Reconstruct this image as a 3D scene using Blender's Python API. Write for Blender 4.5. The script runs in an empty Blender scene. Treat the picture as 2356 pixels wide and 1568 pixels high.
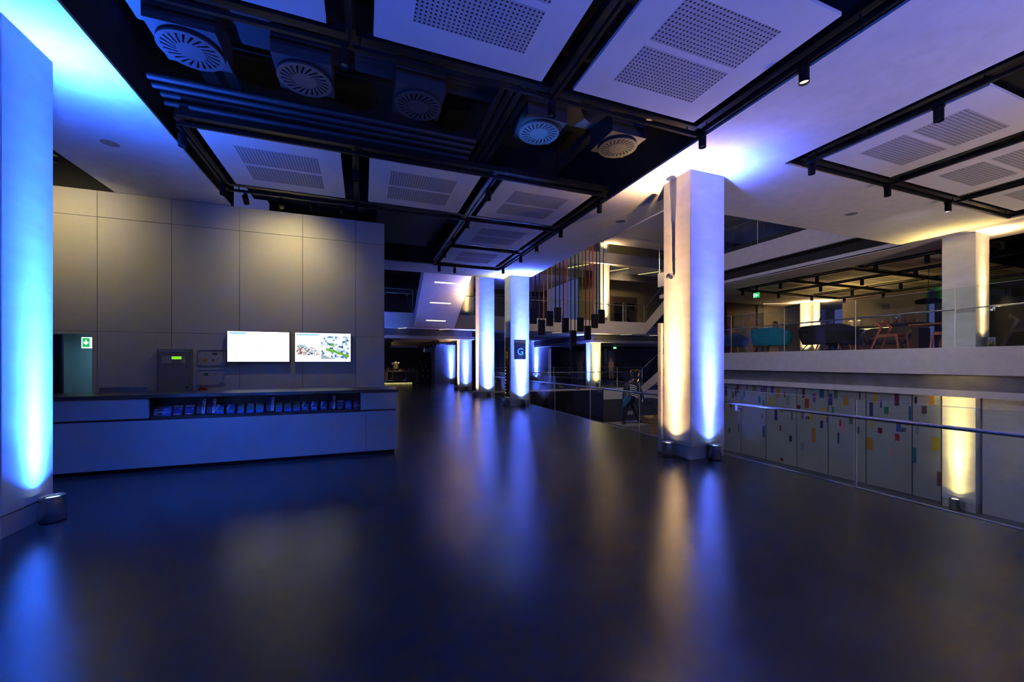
import bpy, bmesh, math, random
from mathutils import Vector, Matrix

# ------------------------------------------------------------------ camera, world, exposure
C = bpy.context.scene.collection
SC = bpy.context.scene
cam_d = bpy.data.cameras.new('camera')
cam_d.sensor_width = 36.0
cam_d.lens = 14.0
cam_d.shift_y = 48.0 / 2356.0
cam_d.clip_start = 0.05
cam_d.clip_end = 200
cam = bpy.data.objects.new('camera', cam_d)
cam.location = (0, 0, 1.55)
cam.rotation_euler = (math.radians(90), 0, math.radians(-20.5))
C.objects.link(cam)
SC.camera = cam
SC.view_settings.view_transform = 'Standard'
SC.view_settings.look = 'None'
SC.view_settings.gamma = 1
SC.view_settings.exposure = 0.0
SC.view_settings.use_curve_mapping = False
SC.cycles.max_bounces = 7
SC.cycles.diffuse_bounces = 4
SC.cycles.glossy_bounces = 4
SC.cycles.transmission_bounces = 6
SC.cycles.transparent_max_bounces = 16
SC.cycles.sample_clamp_indirect = 60.0
SC.cycles.use_denoising = True
SC.cycles.use_light_tree = False
SC.cycles.caustics_reflective = False
SC.cycles.caustics_refractive = False
world = bpy.data.worlds.new('world')
SC.world = world
world.use_nodes = True
world.node_tree.nodes['Background'].inputs[0].default_value = (0.26, 0.31, 1.0, 1)
world.node_tree.nodes['Background'].inputs[1].default_value = 0.20

BLUE = (0.022, 0.12, 1.0)      # cyan leaning blue fitting, as on the desk side column
VIOLET = (0.075, 0.14, 1.0)    # the other blue fittings
MID = (0.07, 0.13, 1.0)        # the fittings farther down the hall
WARM = (1.0, 0.62, 0.27)
YELLOW = (1.0, 0.74, 0.22)
UP = 140.0                     # overall power of the floor uplighters
H = 4.6                       # soffit height of the hall

# ------------------------------------------------------------------ materials
def mk(name, col, rough=0.6, metal=0.0, nscale=6.0, namt=0.06, bump=0.0, bscale=60.0, spec=0.5, stretch=None, coat=0.0):
    m = bpy.data.materials.new(name)
    m.use_nodes = True
    nt = m.node_tree
    b = nt.nodes['Principled BSDF']
    b.inputs['Roughness'].default_value = rough
    b.inputs['Metallic'].default_value = metal
    b.inputs['Specular IOR Level'].default_value = spec
    b.inputs['Coat Weight'].default_value = coat
    tc = nt.nodes.new('ShaderNodeTexCoord')
    mp = nt.nodes.new('ShaderNodeMapping')
    nt.links.new(tc.outputs['Object'], mp.inputs[0])
    if stretch: mp.inputs['Scale'].default_value = stretch
    n = nt.nodes.new('ShaderNodeTexNoise')
    n.inputs['Scale'].default_value = nscale
    n.inputs['Detail'].default_value = 4
    nt.links.new(mp.outputs[0], n.inputs['Vector'])
    r = nt.nodes.new('ShaderNodeValToRGB')
    r.color_ramp.elements[0].position = 0.3
    r.color_ramp.elements[1].position = 0.7
    r.color_ramp.elements[0].color = tuple(max(0, c * (1 - namt)) for c in col) + (1,)
    r.color_ramp.elements[1].color = tuple(min(1, c * (1 + namt)) for c in col) + (1,)
    nt.links.new(n.outputs['Fac'], r.inputs[0])
    nt.links.new(r.outputs[0], b.inputs['Base Color'])
    if bump:
        n2 = nt.nodes.new('ShaderNodeTexNoise')
        n2.inputs['Scale'].default_value = bscale
        n2.inputs['Detail'].default_value = 5
        nt.links.new(mp.outputs[0], n2.inputs['Vector'])
        bp = nt.nodes.new('ShaderNodeBump')
        bp.inputs['Strength'].default_value = bump
        bp.inputs['Distance'].default_value = 0.02
        nt.links.new(n2.outputs['Fac'], bp.inputs['Height'])
        nt.links.new(bp.outputs[0], b.inputs['Normal'])
    return m

def emit(name, col, s):
    m = bpy.data.materials.new(name)
    m.use_nodes = True
    nt = m.node_tree
    b = nt.nodes['Principled BSDF']
    b.inputs['Base Color'].default_value = (*col, 1)
    b.inputs['Emission Color'].default_value = (*col, 1)
    b.inputs['Emission Strength'].default_value = s
    return m

def glass_mat(name, tint, refl=1.0):
    m = bpy.data.materials.new(name)
    m.use_nodes = True
    nt = m.node_tree
    nt.nodes.clear()
    out = nt.nodes.new('ShaderNodeOutputMaterial')
    mx = nt.nodes.new('ShaderNodeMixShader')
    tr = nt.nodes.new('ShaderNodeBsdfTransparent')
    gl = nt.nodes.new('ShaderNodeBsdfGlossy')
    fr = nt.nodes.new('ShaderNodeFresnel')
    fr.inputs[0].default_value = 1.5
    gl.inputs['Roughness'].default_value = 0.01
    gl.inputs['Color'].default_value = (refl, refl, refl, 1)
    tr.inputs[0].default_value = (*tint, 1)
    ge = nt.nodes.new('ShaderNodeNewGeometry')
    iv = nt.nodes.new('ShaderNodeMath'); iv.operation = 'SUBTRACT'; iv.inputs[0].default_value = 1.0
    nt.links.new(ge.outputs['Backfacing'], iv.inputs[1])
    pr = nt.nodes.new('ShaderNodeMath'); pr.operation = 'MULTIPLY'
    nt.links.new(iv.outputs[0], pr.inputs[0]); nt.links.new(fr.outputs[0], pr.inputs[1])
    nt.links.new(pr.outputs[0], mx.inputs[0])
    nt.links.new(tr.outputs[0], mx.inputs[1])
    nt.links.new(gl.outputs[0], mx.inputs[2])
    nt.links.new(mx.outputs[0], out.inputs[0])
    return m

def perforated(name, col):
    m = mk(name, col, 0.65)
    nt = m.node_tree
    b = nt.nodes['Principled BSDF']
    src = b.inputs['Base Color'].links[0].from_socket
    tc = nt.nodes.new('ShaderNodeTexCoord')
    sc_ = nt.nodes.new('ShaderNodeVectorMath'); sc_.operation = 'SCALE'
    sc_.inputs[3].default_value = 1 / 0.042
    nt.links.new(tc.outputs['Object'], sc_.inputs[0])
    fr = nt.nodes.new('ShaderNodeVectorMath'); fr.operation = 'FRACTION'
    nt.links.new(sc_.outputs[0], fr.inputs[0])
    sb = nt.nodes.new('ShaderNodeVectorMath'); sb.operation = 'SUBTRACT'
    sb.inputs[1].default_value = (0.5, 0.5, 0.5)
    nt.links.new(fr.outputs[0], sb.inputs[0])
    ml = nt.nodes.new('ShaderNodeVectorMath'); ml.operation = 'MULTIPLY'
    ml.inputs[1].default_value = (1, 1, 0)
    nt.links.new(sb.outputs[0], ml.inputs[0])
    ln = nt.nodes.new('ShaderNodeVectorMath'); ln.operation = 'LENGTH'
    nt.links.new(ml.outputs[0], ln.inputs[0])
    lt = nt.nodes.new('ShaderNodeMath'); lt.operation = 'LESS_THAN'
    lt.inputs[1].default_value = 0.24
    nt.links.new(ln.outputs['Value'], lt.inputs[0])
    mx = nt.nodes.new('ShaderNodeMix'); mx.data_type = 'RGBA'
    nt.links.new(lt.outputs[0], mx.inputs['Factor'])
    nt.links.new(src, mx.inputs['A'])
    mx.inputs['B'].default_value = (0.01, 0.01, 0.01, 1)
    nt.links.new(mx.outputs['Result'], b.inputs['Base Color'])
    return m

def floor_mat():
    m = mk('dark_rubber_floor', (0.05, 0.052, 0.06), 0.3, 0, 1.2, 0.08, 0.06, 160, spec=0.34)
    nt = m.node_tree
    b = nt.nodes['Principled BSDF']
    tc = nt.nodes.new('ShaderNodeTexCoord')
    n = nt.nodes.new('ShaderNodeTexNoise'); n.inputs['Scale'].default_value = 0.9; n.inputs['Detail'].default_value = 6
    nt.links.new(tc.outputs['Object'], n.inputs['Vector'])
    r = nt.nodes.new('ShaderNodeMapRange')
    r.inputs['From Min'].default_value = 0.3; r.inputs['From Max'].default_value = 0.7
    r.inputs['To Min'].default_value = 0.17; r.inputs['To Max'].default_value = 0.21
    nt.links.new(n.outputs['Fac'], r.inputs['Value'])
    nt.links.new(r.outputs[0], b.inputs['Roughness'])
    return m

M = {}
def A(k, *a, **kw): M[k] = mk(k, *a, **kw)
A('white_ceiling', (0.66, 0.65, 0.64), 0.75)
A('panel_white', (0.68, 0.67, 0.66), 0.6, nscale=2, namt=0.05)
A('black_void', (0.012, 0.012, 0.014), 0.85)
A('black_metal', (0.012, 0.012, 0.013), 0.38, 0.3)
A('duct_black', (0.022, 0.022, 0.024), 0.5, 0.2, bump=0.15, bscale=9)
A('duct_grey', (0.05, 0.05, 0.055), 0.6, 0.1, bump=0.2, bscale=7)
A('bright_alu', (0.8, 0.79, 0.76), 0.4)
A('computer_grey', (0.32, 0.31, 0.30), 0.4)
A('diffuser_metal', (0.09, 0.09, 0.095), 0.4, 0.3)
A('column_plaster', (0.72, 0.71, 0.69), 0.6, 0, 2.2, 0.09, 0.045, 5.0, stretch=(1.0, 1.0, 2.6))
A('plinth_white', (0.5, 0.5, 0.5), 0.5)
A('wall_board', (0.50, 0.49, 0.47), 0.7, 0, 1.5, 0.03)
A('joint_dark', (0.05, 0.05, 0.05), 0.8)
A('desk_white', (0.46, 0.46, 0.48), 0.42, 0, 4, 0.04)
A('desk_wood', (0.075, 0.055, 0.045), 0.28, 0, 5, 0.35, stretch=(1, 14, 14))
A('niche_wood', (0.05, 0.036, 0.028), 0.5, 0, 6, 0.4, stretch=(14, 1, 1))
A('steel', (0.66, 0.65, 0.64), 0.26, 1.0, 30, 0.05)
A('dark_steel', (0.2, 0.2, 0.21), 0.25, 1.0)
A('brushed', (0.45, 0.45, 0.46), 0.38, 1.0)
A('brass_mirror', (0.62, 0.50, 0.30), 0.14, 1.0, 4, 0.3, 0.4, 5)
A('sign_grey', (0.16, 0.20, 0.21), 0.22, 1.0)
A('fascia_white', (0.55, 0.54, 0.54), 0.6)
A('band_grey', (0.16, 0.15, 0.155), 0.6, nscale=3, namt=0.2)
A('lower_floor', (0.09, 0.095, 0.10), 0.35)
A('mural_grey', (0.30, 0.31, 0.31), 0.22, 0, 2, 0.06)
A('navy', (0.012, 0.016, 0.05), 0.3)
A('glossy_black', (0.006, 0.007, 0.012), 0.12)
A('dark_olive_wall', (0.045, 0.045, 0.04), 0.5)
A('tan_wall', (0.26, 0.20, 0.12), 0.6)
A('brown_wall', (0.10, 0.07, 0.06), 0.6)
A('beige_wall', (0.42, 0.36, 0.25), 0.6)
A('red_panel', (0.16, 0.02, 0.02), 0.5)
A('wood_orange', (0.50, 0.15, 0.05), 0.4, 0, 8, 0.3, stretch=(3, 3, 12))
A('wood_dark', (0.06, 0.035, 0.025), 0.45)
A('turquoise', (0.02, 0.30, 0.42), 0.8, bump=0.3, bscale=180)
A('dark_fabric', (0.03, 0.027, 0.03), 0.85, bump=0.3, bscale=180)
A('blue_fabric', (0.02, 0.05, 0.16), 0.8)
A('skin', (0.30, 0.17, 0.12), 0.5)
A('dark_cloth', (0.03, 0.03, 0.045), 0.85)
A('dark_hair', (0.01, 0.008, 0.007), 0.6)
A('bronze', (0.05, 0.045, 0.06), 0.28, 0.7, 14, 0.5, 0.5, 18)
A('gold', (0.75, 0.42, 0.10), 0.25, 0.9)
A('wicker', (0.32, 0.20, 0.09), 0.6, 0, 25, 0.6, 0.8, 50)
A('paper_white', (0.75, 0.76, 0.78), 0.6)
A('plan_paper', (0.42, 0.41, 0.44), 0.5)
A('cabinet_grey', (0.20, 0.205, 0.215), 0.45)
A('alu_frame', (0.55, 0.53, 0.5), 0.3, 0.9)
A('maroon', (0.16, 0.025, 0.025), 0.5)
A('cover_blue', (0.03, 0.12, 0.42), 0.5)
A('cover_navy', (0.015, 0.03, 0.16), 0.4)
A('cover_black', (0.02, 0.02, 0.03), 0.4)
A('cover_green', (0.02, 0.12, 0.10), 0.5)
A('cover_olive', (0.10, 0.08, 0.02), 0.5)
A('book_purple', (0.07, 0.02, 0.06), 0.5)
A('alarm_red', (0.30, 0.02, 0.015), 0.35)
A('ink', (0.02, 0.03, 0.05), 0.5)
A('print_white', (0.65, 0.65, 0.8), 0.5)
A('poster_teal', (0.03, 0.10, 0.12), 0.3)
A('panel_blue_grey', (0.085, 0.085, 0.11), 0.5)
A('panel_dark', (0.035, 0.035, 0.045), 0.5)
A('silhouette', (0.012, 0.011, 0.013), 0.6)
A('figure_tan', (0.32, 0.20, 0.13), 0.6)
A('figure_pale', (0.16, 0.13, 0.16), 0.6)
A('lamp_black', (0.006, 0.006, 0.007), 0.6, spec=0.2)
M['floor'] = floor_mat()
M['perf'] = perforated('perforated_panel', (0.44, 0.43, 0.44))
M['glass'] = glass_mat('clear_glass', (0.93, 0.97, 0.95))
M['glass_edge'] = mk('glass_edge', (0.80, 0.84, 0.72), 0.3)
M['lens_blue'] = emit('lens_blue', (0.35, 0.6, 1.0), 6)
M['lens_warm'] = emit('lens_warm', (1.0, 0.8, 0.5), 6)
M['led'] = emit('led_strip', (1.0, 0.86, 0.58), 1.3)
M['led_yellow'] = emit('led_yellow', (1.0, 0.86, 0.30), 1.6)
M['screen'] = emit('screen_white', (0.93, 0.97, 1.0), 1.15)
M['screen_text'] = emit('screen_text', (0.05, 0.22, 0.5), 0.8)
M['screen_highlight'] = emit('screen_highlight', (0.42, 0.76, 1.0), 1.0)
M['screen_faint'] = emit('screen_faint', (0.84, 0.9, 0.93), 1.0)
M['exit_green'] = emit('exit_green', (0.02, 0.50, 0.12), 1.0)
M['exit_white'] = emit('exit_white', (0.75, 1.0, 0.9), 1.6)
M['lcd'] = emit('lcd_green', (0.25, 0.75, 0.02), 1.0)
M['amber'] = emit('amber_dot', (1.0, 0.45, 0.05), 1.5)
M['spot_lens'] = mk('spot_lens', (0.7, 0.7, 0.7), 0.15, 0.9)
M['spot_on'] = emit('spot_on', (1.0, 0.9, 0.5), 1.8)
for nm, c in dict(navy=(0.02, 0.03, 0.13), dark=(0.015, 0.012, 0.02), teal=(0.01, 0.10, 0.12), darkred=(0.10, 0.012, 0.018), blue=(0.02, 0.14, 0.26),
                  red=(0.26, 0.035, 0.015), olive=(0.16, 0.18, 0.03), purple=(0.13, 0.06, 0.20), violet=(0.045, 0.03, 0.07), yellow=(0.38, 0.32, 0.03), grey=(0.16, 0.20, 0.20),
                  green=(0.03, 0.14, 0.05), indigo=(0.04, 0.03, 0.16), orange=(0.40, 0.19, 0.02), brown=(0.10, 0.05, 0.06), pink=(0.55, 0.18, 0.22)).items():
    A('tint_' + nm, c, 0.3)
for nm, c in dict(purple=(0.10, 0.06, 0.10), orange=(0.75, 0.22, 0.04), gold=(0.72, 0.38, 0.08), amber=(0.75, 0.36, 0.03), midnight=(0.02, 0.012, 0.05), plum=(0.05, 0.012, 0.03),
                  red=(0.30, 0.01, 0.015), salmon=(0.75, 0.24, 0.17), teal=(0.01, 0.11, 0.10), black=(0.008, 0.008, 0.008), green=(0.02, 0.12, 0.015), olive=(0.22, 0.22, 0.01),
                  darkred=(0.16, 0.01, 0.01), vermilion=(0.50, 0.08, 0.02), blue=(0.01, 0.03, 0.10), cyan=(0.01, 0.13, 0.22)).items():
    A('strap_' + nm, c, 0.7, bump=0.2, bscale=200)

# ------------------------------------------------------------------ geometry helpers
def root_of(o):
    p = Vector((0, 0, 0))
    while o:
        p += o.location
        o = o.parent
    return p

class MB:
    def __init__(s): s.v = []; s.f = []; s.mi = []; s.sm = []; s.m = 0
    def add(s, vs, fs, smooth=False):
        n = len(s.v); s.v += [tuple(v) for v in vs]
        for f in fs:
            s.f.append(tuple(i + n for i in f)); s.mi.append(s.m); s.sm.append(smooth)
        return s
    def mat(s, i): s.m = i; return s
    def box(s, x0, x1, y0, y1, z0, z1):
        x0, x1 = sorted((x0, x1)); y0, y1 = sorted((y0, y1)); z0, z1 = sorted((z0, z1))
        v = [(x0, y0, z0), (x1, y0, z0), (x1, y1, z0), (x0, y1, z0), (x0, y0, z1), (x1, y0, z1), (x1, y1, z1), (x0, y1, z1)]
        return s.add(v, [(0, 3, 2, 1), (4, 5, 6, 7), (0, 1, 5, 4), (1, 2, 6, 5), (2, 3, 7, 6), (3, 0, 4, 7)])
    def tube(s, p, q, r, n=16, r2=None, caps=True):
        p = Vector(p); q = Vector(q); r2 = r if r2 is None else r2
        d = (q - p).normalized()
        a = d.orthogonal().normalized(); b = d.cross(a)
        vs = []
        for c, rr in ((p, r), (q, r2)):
            for i in range(n):
                t = 2 * math.pi * i / n
                vs.append(c + (a * math.cos(t) + b * math.sin(t)) * rr)
        s.add(vs, [(i, (i + 1) % n, n + (i + 1) % n, n + i) for i in range(n)], True)
        if caps: s.add(vs, [tuple(range(n - 1, -1, -1)), tuple(range(n, 2 * n))])
        return s
    def path(s, pts, r, n=10):
        pts = [Vector(p) for p in pts]; vs = []; k = len(pts)
        ref = None
        for i, p in enumerate(pts):
            d = (pts[min(i + 1, k - 1)] - pts[max(i - 1, 0)]).normalized()
            a = d.orthogonal().normalized() if ref is None else (ref - d * ref.dot(d)).normalized()
            ref = a; b = d.cross(a)
            rr = r[i] if isinstance(r, (list, tuple)) else r
            for j in range(n):
                t = 2 * math.pi * j / n
                vs.append(p + (a * math.cos(t) + b * math.sin(t)) * rr)
        fs = [(i * n + j, i * n + (j + 1) % n, (i + 1) * n + (j + 1) % n, (i + 1) * n + j) for i in range(k - 1) for j in range(n)]
        s.add(vs, fs, True); s.add(vs, [tuple(range(n - 1, -1, -1)), tuple(range((k - 1) * n, k * n))])
        return s
    def prism(s, poly, ax, a0, a1):
        """poly: 2-D points in the plane normal to axis ax (x: (y,z), y: (x,z), z: (x,y)), extruded from a0 to a1"""
        def P(c, a): return (a, c[0], c[1]) if ax == 'x' else ((c[0], a, c[1]) if ax == 'y' else (c[0], c[1], a))
        n = len(poly)
        vs = [P(c, a0) for c in poly] + [P(c, a1) for c in poly]
        return s.add(vs, [tuple(range(n)), tuple(range(2 * n - 1, n - 1, -1))] + [(i, n + i, n + (i + 1) % n, (i + 1) % n) for i in range(n)])
    def lathe(s, c, prof, n=32):
        vs = []; k = len(prof)
        for r, z in prof:
            for j in range(n):
                t = 2 * math.pi * j / n
                vs.append((c[0] + r * math.cos(t), c[1] + r * math.sin(t), c[2] + z))
        return s.add(vs, [(i * n + j, i * n + (j + 1) % n, (i + 1) * n + (j + 1) % n, (i + 1) * n + j) for i in range(k - 1) for j in range(n)], True)
    def ball(s, c, r, n=14, sc=(1, 1, 1)):
        vs = []; k = n // 2 + 1
        for i in range(k):
            a = math.pi * i / (k - 1)
            for j in range(n):
                t = 2 * math.pi * j / n
                vs.append((c[0] + r * sc[0] * math.sin(a) * math.cos(t), c[1] + r * sc[1] * math.sin(a) * math.sin(t), c[2] + r * sc[2] * math.cos(a)))
        return s.add(vs, [(i * n + j, (i + 1) * n + j, (i + 1) * n + (j + 1) % n, i * n + (j + 1) % n) for i in range(k - 1) for j in range(n)], True)
    def xf(s, mtx, start=0):
        s.v[start:] = [tuple(mtx @ Vector(v)) for v in s.v[start:]]
        return s
    def build(s, name, mats, parent=None, bevel=0, kind=None):
        off = root_of(parent)
        me = bpy.data.meshes.new(name)
        me.from_pydata([(v[0] - off.x, v[1] - off.y, v[2] - off.z) for v in s.v], [], s.f)
        if isinstance(mats, str): mats = [mats]
        for k in mats: me.materials.append(M[k])
        for i, p in enumerate(me.polygons):
            p.material_index = s.mi[i]; p.use_smooth = s.sm[i]
        bm = bmesh.new(); bm.from_mesh(me)
        bmesh.ops.remove_doubles(bm, verts=bm.verts, dist=1e-5)
        bmesh.ops.recalc_face_normals(bm, faces=bm.faces)
        bm.to_mesh(me); bm.free(); me.update()
        o = bpy.data.objects.new(name, me); C.objects.link(o)
        if parent: o.parent = parent
        if any(s.sm):
            es = o.modifiers.new('edges', 'EDGE_SPLIT'); es.split_angle = 0.7
        if bevel:
            b = o.modifiers.new('bevel', 'BEVEL'); b.width = bevel; b.segments = 2; b.limit_method = 'ANGLE'; b.angle_limit = 0.7
            b.harden_normals = False
        if kind: o['kind'] = kind
        return o

def tag(o, label, cat, group=None, kind=None):
    o['label'] = label; o['category'] = cat
    if group: o['group'] = group
    if kind: o['kind'] = kind
    return o
def thing(name, label, cat, loc=(0, 0, 0), group=None):
    o = bpy.data.objects.new(name, None); C.objects.link(o); o.location = loc
    o.empty_display_size = 0.2
    return tag(o, label, cat, group)
def struct(name, mb, mat, bevel=0, label=None):
    o = mb.build(name, mat, None, bevel, 'structure')
    if label: o['label'] = label
    return o
def copy_tree(o, parent=None):
    c = o.copy(); C.objects.link(c)
    if parent: c.parent = parent
    for ch in o.children: copy_tree(ch, c)
    return c
def text_part(name, s, size, loc, rot, mat, parent, depth=0.002, align='LEFT', sx=1.0):
    cu = bpy.data.curves.new(name, 'FONT'); cu.body = s; cu.size = size; cu.extrude = depth; cu.align_x = align
    t = bpy.data.objects.new(name + '_tmp', cu); C.objects.link(t)
    dg = bpy.context.evaluated_depsgraph_get(); dg.update()
    me = bpy.data.meshes.new_from_object(t.evaluated_get(dg))
    bpy.data.objects.remove(t); bpy.data.curves.remove(cu)
    off = root_of(parent)
    mtx = Matrix.Translation(Vector(loc) - off) @ rot.to_4x4() @ Matrix.Diagonal((sx, 1, 1, 1))
    me.transform(mtx); me.materials.clear(); me.materials.append(M[mat])
    o = bpy.data.objects.new(name, me); C.objects.link(o); o.parent = parent
    return o
from mathutils import Euler
FACE_MY = Euler((math.pi / 2, 0, 0)).to_matrix()          # text read by somebody looking along +Y
def skin_mesh(name, pts, edges, radii, mat, parent, sub=2, root=0):
    off = root_of(parent)
    me = bpy.data.meshes.new(name)
    me.from_pydata([tuple(Vector(p) - off) for p in pts], edges, [])
    me.materials.append(M[mat])
    o = bpy.data.objects.new(name, me); C.objects.link(o); o.parent = parent
    o.modifiers.new('skin', 'SKIN')
    sk = me.skin_vertices[0].data
    for i, r in enumerate(radii):
        sk[i].radius = (r, r) if not isinstance(r, tuple) else r
        sk[i].use_root = (i == root)
    s = o.modifiers.new('sub', 'SUBSURF'); s.levels = sub; s.render_levels = sub
    return o

# ------------------------------------------------------------------ light fittings
def beam_nodes(ld, col, terms):
    """photometric curve of the fitting: sum of a*exp(-(angle/s)^2) about its axis"""
    ld.use_nodes = True
    nt = ld.node_tree; nt.nodes.clear()
    out = nt.nodes.new('ShaderNodeOutputLight'); em = nt.nodes.new('ShaderNodeEmission')
    em.inputs[0].default_value = (*col, 1)
    tc = nt.nodes.new('ShaderNodeTexCoord'); sx = nt.nodes.new('ShaderNodeSeparateXYZ')
    nt.links.new(tc.outputs['Normal'], sx.inputs[0])
    ab = nt.nodes.new('ShaderNodeMath'); ab.operation = 'ABSOLUTE'; nt.links.new(sx.outputs[2], ab.inputs[0])
    ac = nt.nodes.new('ShaderNodeMath'); ac.operation = 'ARCCOSINE'; nt.links.new(ab.outputs[0], ac.inputs[0])
    last = None
    for a, s in terms:
        d = nt.nodes.new('ShaderNodeMath'); d.operation = 'MULTIPLY'; nt.links.new(ac.outputs[0], d.inputs[0]); d.inputs[1].default_value = 1 / math.radians(s)
        q = nt.nodes.new('ShaderNodeMath'); q.operation = 'MULTIPLY'; nt.links.new(d.outputs[0], q.inputs[0]); nt.links.new(d.outputs[0], q.inputs[1])
        n = nt.nodes.new('ShaderNodeMath'); n.operation = 'MULTIPLY'; nt.links.new(q.outputs[0], n.inputs[0]); n.inputs[1].default_value = -1
        e = nt.nodes.new('ShaderNodeMath'); e.operation = 'EXPONENT'; nt.links.new(n.outputs[0], e.inputs[0])
        g = nt.nodes.new('ShaderNodeMath'); g.operation = 'MULTIPLY'; nt.links.new(e.outputs[0], g.inputs[0]); g.inputs[1].default_value = a
        if last is None: last = g
        else:
            t = nt.nodes.new('ShaderNodeMath'); t.operation = 'ADD'; nt.links.new(last.outputs[0], t.inputs[0]); nt.links.new(g.outputs[0], t.inputs[1]); last = t
    nt.links.new(last.outputs[0], em.inputs[1]); nt.links.new(em.outputs[0], out.inputs[0])

BEAM = ((62, 5.5), (50, 8.0), (5, 14), (0.38, 42))
FLOOD = ((62, 5.5), (5.0, 60))     # rear column uplighters, beam widened to tint the ceiling panels
def uplight(x, y, z, col, power, label, warm=False, r=0.093, h=0.235, lean=(0, 0), group='floor uplighters', beam=None):
    t = thing('floor_uplighter', label, 'uplighter', (x, y, z), group)
    MB().lathe((x, y, z), [(r * 0.97, 0.012), (r, 0.016), (r, h), (r * 0.9, h), (r * 0.86, h - 0.02)], 40).build('housing', 'steel', t)
    MB().lathe((x, y, z), [(0.0, 0.0), (r * 0.99, 0.0), (r * 0.99, 0.014), (0, 0.014)], 32).build('foot', 'black_metal', t)
    MB().lathe((x, y, z), [(0.0, h - 0.022), (r * 0.62, h - 0.022), (r * 0.62, h - 0.035), (0, h - 0.035)], 32).build('lens', 'lens_warm' if warm else 'lens_blue', t)
    MB().lathe((x, y, z), [(r * 0.62, h - 0.02), (r * 0.87, h - 0.02), (r * 0.87, h - 0.04)], 32).build('trim_ring', 'dark_steel', t)
    ld = bpy.data.lights.new('uplighter_lamp', 'SPOT')
    ld.energy = power * UP; ld.color = (1, 1, 1); ld.spot_size = math.radians(160 if beam == FLOOD else 118); ld.spot_blend = 0.4; ld.shadow_soft_size = 0.02
    beam_nodes(ld, col, beam or BEAM)
    lo = bpy.data.objects.new('lamp', ld); C.objects.link(lo); lo.parent = t
    lo.location = (0, 0, h + 0.003); lo.rotation_euler = (math.pi + lean[0], lean[1], 0)
    return t

def spot(name, loc, target, col, energy, size, blend=1.0, soft=0.03, parent=None):
    ld = bpy.data.lights.new(name, 'SPOT')
    ld.energy = energy; ld.color = col; ld.spot_size = math.radians(size); ld.spot_blend = blend; ld.shadow_soft_size = soft
    o = bpy.data.objects.new(name, ld); C.objects.link(o)
    off = root_of(parent)
    o.location = Vector(loc) - off
    o.rotation_euler = (Vector(target) - Vector(loc)).to_track_quat('-Z', 'Y').to_euler()
    if parent: o.parent = parent
    return o

# ================================================================== THE SETTING
struct('floor', MB().box(-14, 5.70, -9, 34, -0.4, 0), 'floor')
struct('floor_far', MB().box(5.70, 26, 20.0, 34, -0.64, 0), ['floor'])
struct('floor_lower', MB().box(5.70, 14.5, -9, 20.3, -2.2, -2.0), 'lower_floor')
struct('floor_cafe', MB().box(13.62, 30, -9, 15.4, 1.60, 1.885), 'floor')
struct('floor_gallery', MB().box(-10, 26, 20.06, 34, 3.24, 3.94), 'white_ceiling')
struct('trim_gallery_edge', MB().box(-10, 16.2, 20.0, 20.06, 3.24, 3.95), 'fascia_white')
struct('trim_gallery_band', MB().box(-10, 5.55, 21.0, 21.1, 2.9, 3.24).box(13.25, 26, 21.1, 21.3, 2.9, 3.24).box(5.45, 5.55, 21.1, 30, 2.9, 3.24).box(13.25, 13.35, 21.3, 30, 2.9, 3.24), 'band_grey')
struct('trim_gallery_lip', MB().box(-10, 5.65, 20.92, 21.1, 2.75, 2.9).box(13.15, 26, 21.02, 21.3, 2.75, 2.9).box(5.5, 5.65, 21.1, 30, 2.75, 2.9).box(13.15, 13.3, 21.3, 30, 2.75, 2.9), 'fascia_white')
struct('ceiling_shop', MB().box(-10, 5.5, 21.1, 36, 2.78, 2.88), 'white_ceiling')
struct('ceiling_exhibition', MB().box(13.3, 26, 21.3, 34, 2.78, 2.88), 'white_ceiling')

# ceiling soffits: white board below, black plenum walls above
plates = [(-4.18, -2.42, -9, 9.22), (4.33, 6.07, -9, 6.19), (4.33, 5.65, 6.19, 13.8), (6.07, 12.91, 4.27, 6.19), (12.91, 13.3, -9, 6.19),
          (13.3, 14.65, -9, 12.55), (-2.42, 4.33, 12.55, 13.8), (13.44, 26, 12.55, 15.38), (21.43, 26, -9, 12.55)]
mb = MB()
for p in plates: mb.box(p[0], p[1], p[2], p[3], H, H + 0.03)
struct('ceiling', mb, 'white_ceiling')
mb = MB()
for p in plates:
    e = 0.01
    mb.box(p[0] + e, p[1] - e, p[2] + e, p[3] - e, H + 0.03, 5.95)
mb.box(-14, -4.18, -9, 9.2, 5.9, 6.0).box(-2.42, 4.33, -9, 12.55, 5.9, 6.0).box(6.07, 12.91, -9, 4.27, 5.9, 6.0).box(14.65, 21.43, -9, 12.55, 5.9, 6.0)
mb.box(-14, -2.43, 9.25, 9.44, 4.6, 6.0).box(-14, -13.9, -9, 9.2, 0, 5.9)
struct('ceiling_plenum', mb, 'black_void')
struct('ceiling_upstand', MB().box(5.66, 13.2, 6.0, 6.18, H + 0.03, 5.76).box(5.45, 5.64, 6.2, 13.8, H + 0.03, 5.76).box(-2.4, 5.64, 13.6, 13.79, H + 0.031, 5.761), 'fascia_white')

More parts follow.
